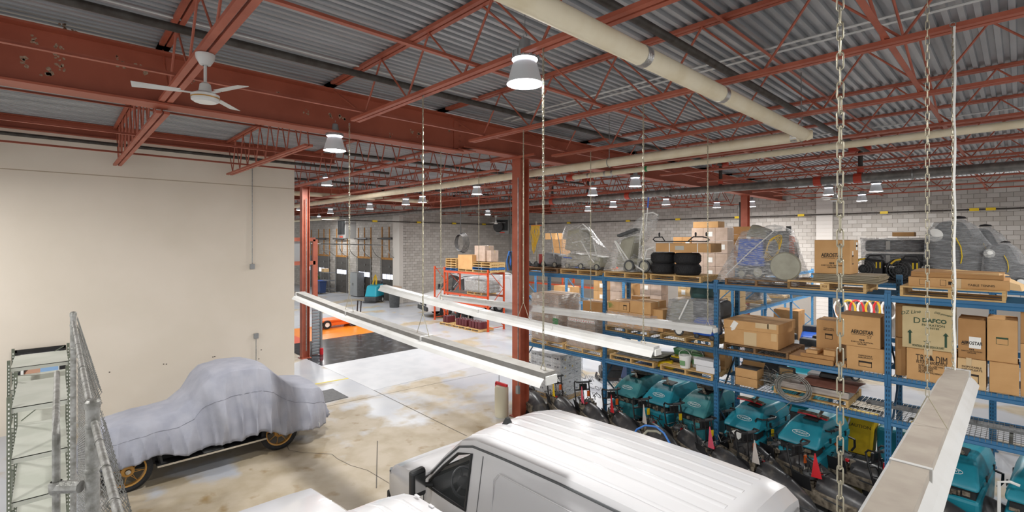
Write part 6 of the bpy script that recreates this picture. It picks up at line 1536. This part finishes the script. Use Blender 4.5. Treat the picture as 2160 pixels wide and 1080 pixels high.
# ------------------------------------------------------------------ chain link fence and gate, near the camera
YFc = .15
fe = thing('chain_link_fence', 'tall galvanised chain link fence with capped posts', 'fence', (0, YFc, 0))
XP = [-6.4, -3.27, -.9]
for x, zt in ((XP[0], 3.87), (XP[1], 3.76)):
    pr_ = .024 if x < -5 else .029
    MB().cyl((x, 0, 0), (x, 0, zt), pr_, 16).build('post', galv, fe, True)
    MB().lathe([(pr_ + .003, zt - .02), (pr_ + .003, zt + .012), (pr_ * .8, zt + .024), (0, zt + .03)], 16, (x, 0, 0)).build('post_cap', galv, fe, True)
    for z in (zt - .12, zt - .35, 1.9, .4): MB().lathe([(pr_, z), (pr_ + .003, z + .006), (pr_ + .003, z + .02), (pr_, z + .026)], 16, (x, 0, 0)).build('tension_band', galv, fe, True)
MB().cyl((XP[0], 0, 3.8), (XP[1], 0, 3.68), .016, 12).build('top_rail', galv, fe, True); MB().cyl((XP[1], .005, 3.67), (-1.45, .02, 3.66), .015, 12).build('top_rail', galv, fe, True)
for x in [XP[1] + .35 * k for k in range(1, 6)]: MB().tube(arc((x, .008, 3.665), .019, 0, 2 * PI, 10, 'yz'), .002, 4).build('tie_wire', galv, fe)
for x in [XP[0] + .4 * k for k in range(1, 8)]: MB().tube(arc((x, 0, 3.8 - .12 * (x - XP[0]) / 3.13), .019, 0, 2 * PI, 10, 'yz'), .002, 4).build('tie_wire', galv, fe)
def mesh_fence(x0, x1, ztop, zlow=.05, p=.058):
    b = MB(); n = int((x1 - x0) / p); rr = .0018; h = p / 2
    for i in range(n):
        z = ztop; k = 0; pts = []
        while z > zlow: pts.append((x0 + i * p + (h if k % 2 else 0), .012 if k % 2 else -.004, z)); z -= h; k += 1
        vs = []; m = len(pts)
        for q in pts: vs += [(q[0] - rr, q[1], q[2]), (q[0] + rr * .5, q[1] - rr, q[2]), (q[0] + rr * .5, q[1] + rr, q[2])]
        b.add(vs, [(a * 3 + c, a * 3 + (c + 1) % 3, a * 3 + 3 + (c + 1) % 3, a * 3 + 3 + c) for a in range(m - 1) for c in range(3)])
        b.tr(Matrix()); b.cyl(pts[0], (pts[0][0] + .01, pts[0][1] + .004, pts[0][2] + .03), rr, 3, caps=False)
    return b
o = mesh_fence(XP[0] + .05, XP[1] - .04, 3.82, 1.2).build('wire_mesh', galv, fe); o['kind'] = 'stuff'; o.location = (0, .03, 0)
o = mesh_fence(XP[1] + .04, -1.5, 3.7, 1.6).build('wire_mesh', galv, fe); o['kind'] = 'stuff'; o.location = (0, .035, 0)
ga = thing('fence_gate', 'folded back chain link gate leaf hinged on the fence post', 'gate', (0, .045, 0))
MB().tube([(-3.36, -.03, .3), (-3.36, -.03, 3.62), (-3.5, -.03, 3.66), (-4.7, -.02, 3.66), (-4.8, -.02, 3.6), (-4.8, -.02, .3)], .016, 10).build('gate_frame', galv, ga, True)
for z in (3.35, 1.2): MB().cyl((-3.36, -.03, z), (-3.28, .06, z), .03, 8).build('gate_hinge', galv, ga); MB().lathe([(.024, z - .03), (.03, z - .02), (.03, z + .02), (.024, z + .03)], 12, (-3.36, -.03, 0)).build('hinge_clamp', galv, ga, True)
o = mesh_fence(-4.75, -3.4, 3.6, 1.2).build('wire_mesh', galv, ga); o['kind'] = 'stuff'; o.location = (0, -.03, 0)
# dark machine frame at the edge of the view
t = thing('machine_post', 'dark steel door edge with a bolt standing close beside the dusty strip light', 'door edge', (.06, 2.2, 0))
MB().bx((.0, 0, 0), (.1, .05, 4.54)).build('steel_leaf', M('worn_black_steel', '2a2827', .5, .3, '4a4744', 10, .5), t); MB().bx((-.014, -.006, 0), (.014, .056, 4.15)).build('grey_edge', M('edge_grey', '8a8782', .6, 0, '6a6763', 20, .5), t); MB().cyl((-.02, .02, 3.85), (.02, .02, 3.85), .02, 8).build('bolt', blk, t)

# ------------------------------------------------------------------ steel shelving against the beige wall
def shelving(xc, y0, y1, zt, shelves, depth, lab):
    t = thing('steel_shelving', lab, 'shelving', (xc, y0, 0)); w_ = y1 - y0
    pm = MB().bx((-.02, -.018, 0), (.02, .018, zt)).mesh('post', shelfp); sm = MB()
    z = .05
    while z < zt - .05: sm.bx((.0201, -.006, z), (.0208, .006, z + .022)); z += .05
    sm = sm.mesh('slots', wht)
    for x in (0, -depth):
        for y in (0, w_):
            p = put('post', pm, t, (x, y, 0)); put('slots', sm, p)['kind'] = 'stuff'
    for z in shelves:
        s = MB(); s.bx((-depth + .02, .02, z), (-.0, w_ - .02, z + .008)); s.bx((-.006, .02, z - .05), (.0, w_ - .02, z + .008)); s.build('shelf', shelfm, t)
    for s in (0, w_): MB().cyl((0, s, .2), (-depth, s, .9), .01, 4).build('side_brace', shelfp, t)
    for z in shelves[:-1]: MB().cyl((-depth, .05, z + .05), (-depth, w_ - .05, z + .4), .009, 4).build('back_brace', shelfp, t)
    return t
for xn, xf, zt_, sh_, lab in ((-7.8, -9.2, 2.84, [.6, 1.1, 1.64, 2.13, 2.7], 'sage green steel shelving unit with empty shelves beside the fence'), (-10.15, -11.2, 2.84, [.7, 1.3, 1.84, 2.4, 2.72], 'second sage green steel shelving unit in front of the leaning picture')):
    shelving(xn, -.045 * abs(xn), .0195 * abs(xn), zt_, sh_, xn - xf, lab)
t = thing('picture', 'framed picture of a person in a blue shirt leaning on the beige wall', 'picture', (XW + .06, onX(28, XW + .1), 0))
yy = onX(139, XW + .1) - onX(28, XW + .1); zt_ = onX(28, XW + .1, 740).z; zb_ = .004
MB().bx((0, 0, zb_), (.03, yy, zt_)).build('backing', blk, t); fm = M('frame_black', '1b1a19', .4)
for a, b_ in (((.0, 0, zb_), (.05, .06, zt_)), ((.0, yy - .06, zb_), (.05, yy, zt_)), ((.0, 0, zt_ - .06), (.05, yy, zt_)), ((.0, 0, zb_), (.05, yy, zb_ + .06))): MB().bx(a, b_).build('frame_rail', fm, t)
MB().bx((.03, .12, zb_ + .12), (.034, yy - .12, zt_ - .12)).build('mount', paper, t); MB().bx((.034, .17, zb_ + .17), (.037, yy - .17, zt_ - .17)).build('print', M('dark_print', '5b3a30', .5, 0, '2c2420', 6, .5), t)
b = MB(); b.lathe([(0, 0), (.17, 0)], 20, (.0385, yy * .4, zt_ - .62), Matrix.Rotation(PI / 2, 3, 'Y')); b.build('face_print', M('skin_print', 'c79a80', .6), t)
b = MB(); b.lathe([(.13, 0), (.19, 0)], 20, (.0383, yy * .4, zt_ - .62), Matrix.Rotation(PI / 2, 3, 'Y')); b.build('hair_print', M('hair_print', '6b3f28', .6), t)
MB().add([(.039, yy * .5, zt_ - .85), (.039, yy * .5, zt_ - .42), (.039, yy * .62, zt_ - .36), (.039, yy * .85, zt_ - .5), (.039, yy * .85, zt_ - .8), (.039, yy * .65, zt_ - .95)], [tuple(range(6))]).build('shirt_print', M('blue_shirt_print', '8fb4dc', .6), t)
# conduit and boxes on the beige wall
def wallbox(px, y0, y1, yb_, lab, low=None):
    a, e = onX(px, XW + .03, y0), onX(px, XW + .03, y1); t = thing('wall_conduit', lab, 'conduit', (XW + .04, e.y, e.z)); MB().cyl((0, 0, 0), (0, 0, a.z - e.z), .012, 6).build('conduit_pipe', steel, t)
    bx_ = onX(px, XW, yb_); MB().box((.0, 0, bx_.z - e.z), (.08, .13, .16)).build('junction_box', lampg, t, bevel=.008)
    if low: MB().box((.0, 0, 0), (.08, .09, .13)).build('socket_box', lampg, t, bevel=.008)
wallbox(532, 355, 563, 562, 'thin conduit running down the beige wall to a switch box'); wallbox(540, 712, 775, 708, 'short conduit with two grey boxes above the covered car', True)

# ------------------------------------------------------------------ far bay: shutter, shelves, cart, doors side
cx, cy = c3.location.x, c3.location.y
t = thing('roller_shutter', 'grey roller shutter panel beside the red column', 'shutter', (cx - .2, cy + .35, 0))
for k in range(15): MB().bx((-.02, 0, .02 + k * .125), (.02, .32, .02 + k * .125 + .118)).build('shutter_slat', M('shutter_grey', '8f979c', .45, .3), t, bevel=.02)
MB().bx((-.05, .32, 0), (.05, .4, 1.95)).build('guide_post', midgrey, t); MB().cyl((.06, .36, 0), (.06, .36, .25), .07, 10).build('red_foot', redp, t)
t = thing('steel_shelving', 'beige shelving with boxes just past the end of the beige wall', 'shelving', (-18.6, 5.1, 0)); 
for y in (0, 1.3): MB().bx((-.5, y - .02, 0), (0, y + .02, 2.9)).build('side_panel', M('putty_steel', 'b9b2a2', .5), t)
for k in range(6): MB().bx((-.5, .02, .1 + k * .55), (0, 1.28, .13 + k * .55)).build('shelf', MATS['putty_steel'], t)
for k in range(6): carton(-18.98, 5.3 + .28 * (k % 3), .132 + .55 * (1 + k // 2), .34, .24, .3, 'small carton on the beige shelving past the wall end', cardm, group='cartons on the beige shelving', tape=False)
fx, fy = onX(632, -20.5), 0
t = thing('cabinet_support', 'red steel frame holding a grey cabinet past the wall end', 'support frame', (-21.5, 6.0, 0)); z0, z1 = onX(640, -21.5, 555).z, onX(640, -21.5, 505).z; yy = onX(664, -21.5) - 6.0
for z in (z0, z1): MB().bx((-.08, 0, z - .08), (.08, yy, z + .08)).build('frame_rail', red, t)
for y in (0, yy): MB().bx((-.08, y - .1, 0), (.08, y + .1, z1)).build('frame_post', red, t)
MB().bx((-.3, .3, z0 + .08), (-.1, yy - .3, z1 - .1)).build('grey_cabinet', lampg, t)
# orange burden carrier
q = W(692, 691); t = thing('burden_cart', 'orange flatbed burden carrier with a black handle post', 'cart', (q.x, q.y - .6, 0))
MB().bx((-.45, 0, .34), (.45, 1.55, .46)).build('flatbed', M('cart_orange', 'e0671a', .45), t, bevel=.03); MB().bx((-.4, .5, .14), (.4, 1.9, .36)).build('chassis', MATS['cart_orange'], t, bevel=.03); MB().bx((-.4, 1.6, .2), (.4, 2.35, .52)).build('front_cowl', MATS['cart_orange'], t, bevel=.05); MB().bx((-.4, 2.3, .2), (.4, 2.55, .32)).build('front_step', MATS['cart_orange'], t)
for y in (.35, 1.85):
    for s in (-1, 1):
        wo = MB().lathe([(.12, -.07), (.21, -.07), (.23, 0), (.21, .07), (.12, .07)], 20, (s * .46, y, .23), Matrix.Rotation(PI / 2, 3, 'Y')).build('wheel', blkr, t, True); MB().lathe([(0, -.05), (.12, -.06), (.12, .06), (0, .05)], 16, (s * .46, y, .23), Matrix.Rotation(PI / 2, 3, 'Y')).build('wheel_disc', wht, wo, True)
MB().tube([(-.2, 2.3, .5), (-.2, 2.35, 1.25), (.2, 2.35, 1.25), (.2, 2.3, .5)], .035, 6).build('handle_post', blk, t, True)
# grey cabinet, teal scrubber, bin, cart by the doors
def dpx(px, y=YD - .8): return onY(px, y)
t = thing('metal_cabinet', 'tall grey metal cabinet between two overhead doors', 'cabinet', (dpx(735), YD - .75, 0)); MB().bx((0, 0, .05), (1.5, .6, 1.95)).build('cabinet_body', midgrey, t, bevel=.01)
for k in range(2): d_ = MB().bx((.02 + k * .74, -.02, .08), (.74 + k * .74, 0, 1.92)).build('cabinet_door', M('cabinet_grey', '9a9ea0', .45), t); MB().box((.68 + k * .14, -.035, 1.0), (.03, .03, .2)).build('handle', steel, d_)
q = W(790, 637); t = far_scrub((q.x, q.y, 0), tealb, 'teal floor scrubber with yellow hose on top, near the overhead doors', None, 1.3, .6); MB().tube([(-.1, 0, 1.0), (0, 0, 1.4), (.05, 0, 1.55), (.12, 0, 1.3), (.1, 0, 1.0)], .05, 6).build('yellow_hose', yhose, t, True)
q = W(832, 648); t = thing('waste_bin', 'round dark grey waste bin by the overhead door', 'bin', (q.x, q.y, 0)); MB().lathe([(0, 0), (.32, 0), (.38, 1.0), (.41, 1.0), (.41, 1.06), (.37, 1.06), (.31, .03)], 22).build('bin_body', dkgrey, t, True)
t = thing('plywood_board', 'plain board leaning against the overhead door', 'board', (dpx(818), YD - .7, 0)); MB().tr(Matrix.Rotation(-.25, 4, 'X')).bx((0, 0, 0.01), (1.2, .03, 1.3)).build('board_sheet', M('plain_board', 'a58d78', .7), t)
t = thing('utility_cart', 'grey shelf cart with blue bins near the first overhead doors', 'cart', (dpx(678, 17.5), 17.4, 0))
for z in (.3, 1.0, 1.7): MB().bx((0, 0, z), (1.9, .6, z + .04)).build('shelf', midgrey, t)
for x in (0, 1.86): 
    for y in (0, .56): MB().bx((x, y, 0), (x + .04, y + .04, 1.8)).build('post', midgrey, t)
g_ = 'bins by the overhead doors'
for k, (x, m) in enumerate(((.95, carblue), (1.7, M('navy_plastic', '2a3f6a', .5)))):
    b = thing('blue_bin', ('bright blue', 'navy')[k] + ' wheeled bin in front of the shelf cart', 'bin', (dpx(678, 17.5) + x + .6, 16.6, 0)); MB().hexa([(-.24, -.25, .1), (.24, -.25, .1), (.24, .25, .1), (-.24, .25, .1), (-.3, -.3, 1.05), (.3, -.3, 1.05), (.3, .3, 1.05), (-.3, .3, 1.05)]).build('bin_body', m, b, bevel=.04); MB().bx((-.32, -.32, 1.05), (.32, .32, 1.12)).build('lid', m, b, bevel=.02); wheel(b, (-.2, -.28, .1), .1, dkgrey, axis='Y'); wheel(b, (.2, -.28, .1), .1, dkgrey, axis='Y')
carton(dpx(678, 17.5) + .1, 17.45, 1.745, .6, .45, .3, 'carton on the shelf cart by the doors', cardl)
t = thing('potted_plant', 'leafy green plant beside the shelf cart', 'plant', (dpx(668, 17.0), 17.0, 0)); MB().lathe([(0, 0), (.2, 0), (.26, .45), (.22, .45)], 14).build('pot', dkgrey, t, True)
lf = MB().add([(0, 0, 0), (.06, .15, .08), (0, .42, .05), (-.06, .15, .08)], [(0, 1, 2, 3)]).mesh('leaf', leafm)
for k in range(60): a = r.uniform(0, 6.28); put('leaf', lf, t, (.25 * math.cos(a) * r.random(), .25 * math.sin(a) * r.random(), r.uniform(.5, 1.4)), (r.uniform(-.4, .9), 0, a))
MB().cyl((0, 0, .4), (0, 0, 1.3), .03, 6).build('stem', leafm, t)
# unit heaters
def heater(p, lab, s=1.0, rz=0, fanface=False):
    t = thing('unit_heater', lab, 'heater', p, rz); t.scale = (s, s, s); MB().bx((-.55, -.3, -.6), (.55, .4, .6)).build('heater_case', M('heater_grey', '7c7c7a', .5), t, bevel=.02)
    for k in range(6): MB().box((-.4 + k * .16, -.32, .05), (.05, .03, .8)).build('louvre', blk, t)
    MB().box((0, -.31, .1), (.95, .01, .85)).build('outlet_recess', darkgap, t); MB().box((.0, -.32, -.48), (.4, .02, .1)).build('rating_plate', couple, t)
    if fanface: MB().lathe([(0, 0), (.4, 0), (.45, -.1)], 20, (-.3, -.5, 0), Matrix.Rotation(PI / 2, 3, 'X')).build('fan_guard', blk, t, True)
    for s_ in (-1, 1): MB().cyl((s_ * .45, 0, .6), (s_ * .45, 0, (DECK - .003 - p[2]) / s), .015, 5).build('hanger_rod', steel, t)
heater(onY(730, 14.5, 483), 'grey unit heater hanging in front of the overhead doors', 1.1); heater(onY(1062, 26.5, 478), 'dark fan heater hanging near the corner of the block walls', 1.0, .5, True)
# coil hanging from the roof
p = onY(969, JY[6], 512); t = thing('cable_coil', 'black cable coil hanging from the roof in front of the end wall', 'cable coil', p)
for k in range(5): MB().tube([((.36 + .02 * k) * math.cos(u) + .05 * k, .02 * k, (.4 + .02 * k) * math.sin(u)) for u in (2 * PI * i / 20 for i in range(20))], .014, 5, True).build('cable_turn', blk, t, True)
MB().cyl((.1, 0, .42), (.1, 0, 6.67 - p.z), .02, 5).build('drop_cable', blk, t)
p = onY(1076, JY[5], 545); t = thing('hanging_rope', 'bunch of blue rope and cord hanging beside the red column', 'rope', p); MB().cyl((0, 0, .2), (0, 0, 6.7 - p.z), .012, 5).build('drop_cord', blk, t)
for k in range(6): MB().tube([(.05 * math.cos(k), .05 * math.sin(k), .25), (.1 * math.cos(k * 2), .08 * math.sin(k), -.1), (.06 * math.cos(k * 3), .06 * math.sin(k), -.42)], .03, 5).build('rope_strand', bluehose if k % 2 else dkgrey, t, True)
for o in list(bpy.data.objects):
    if o.parent is None and o.type == 'EMPTY' and not o.children: bpy.data.objects.remove(o)
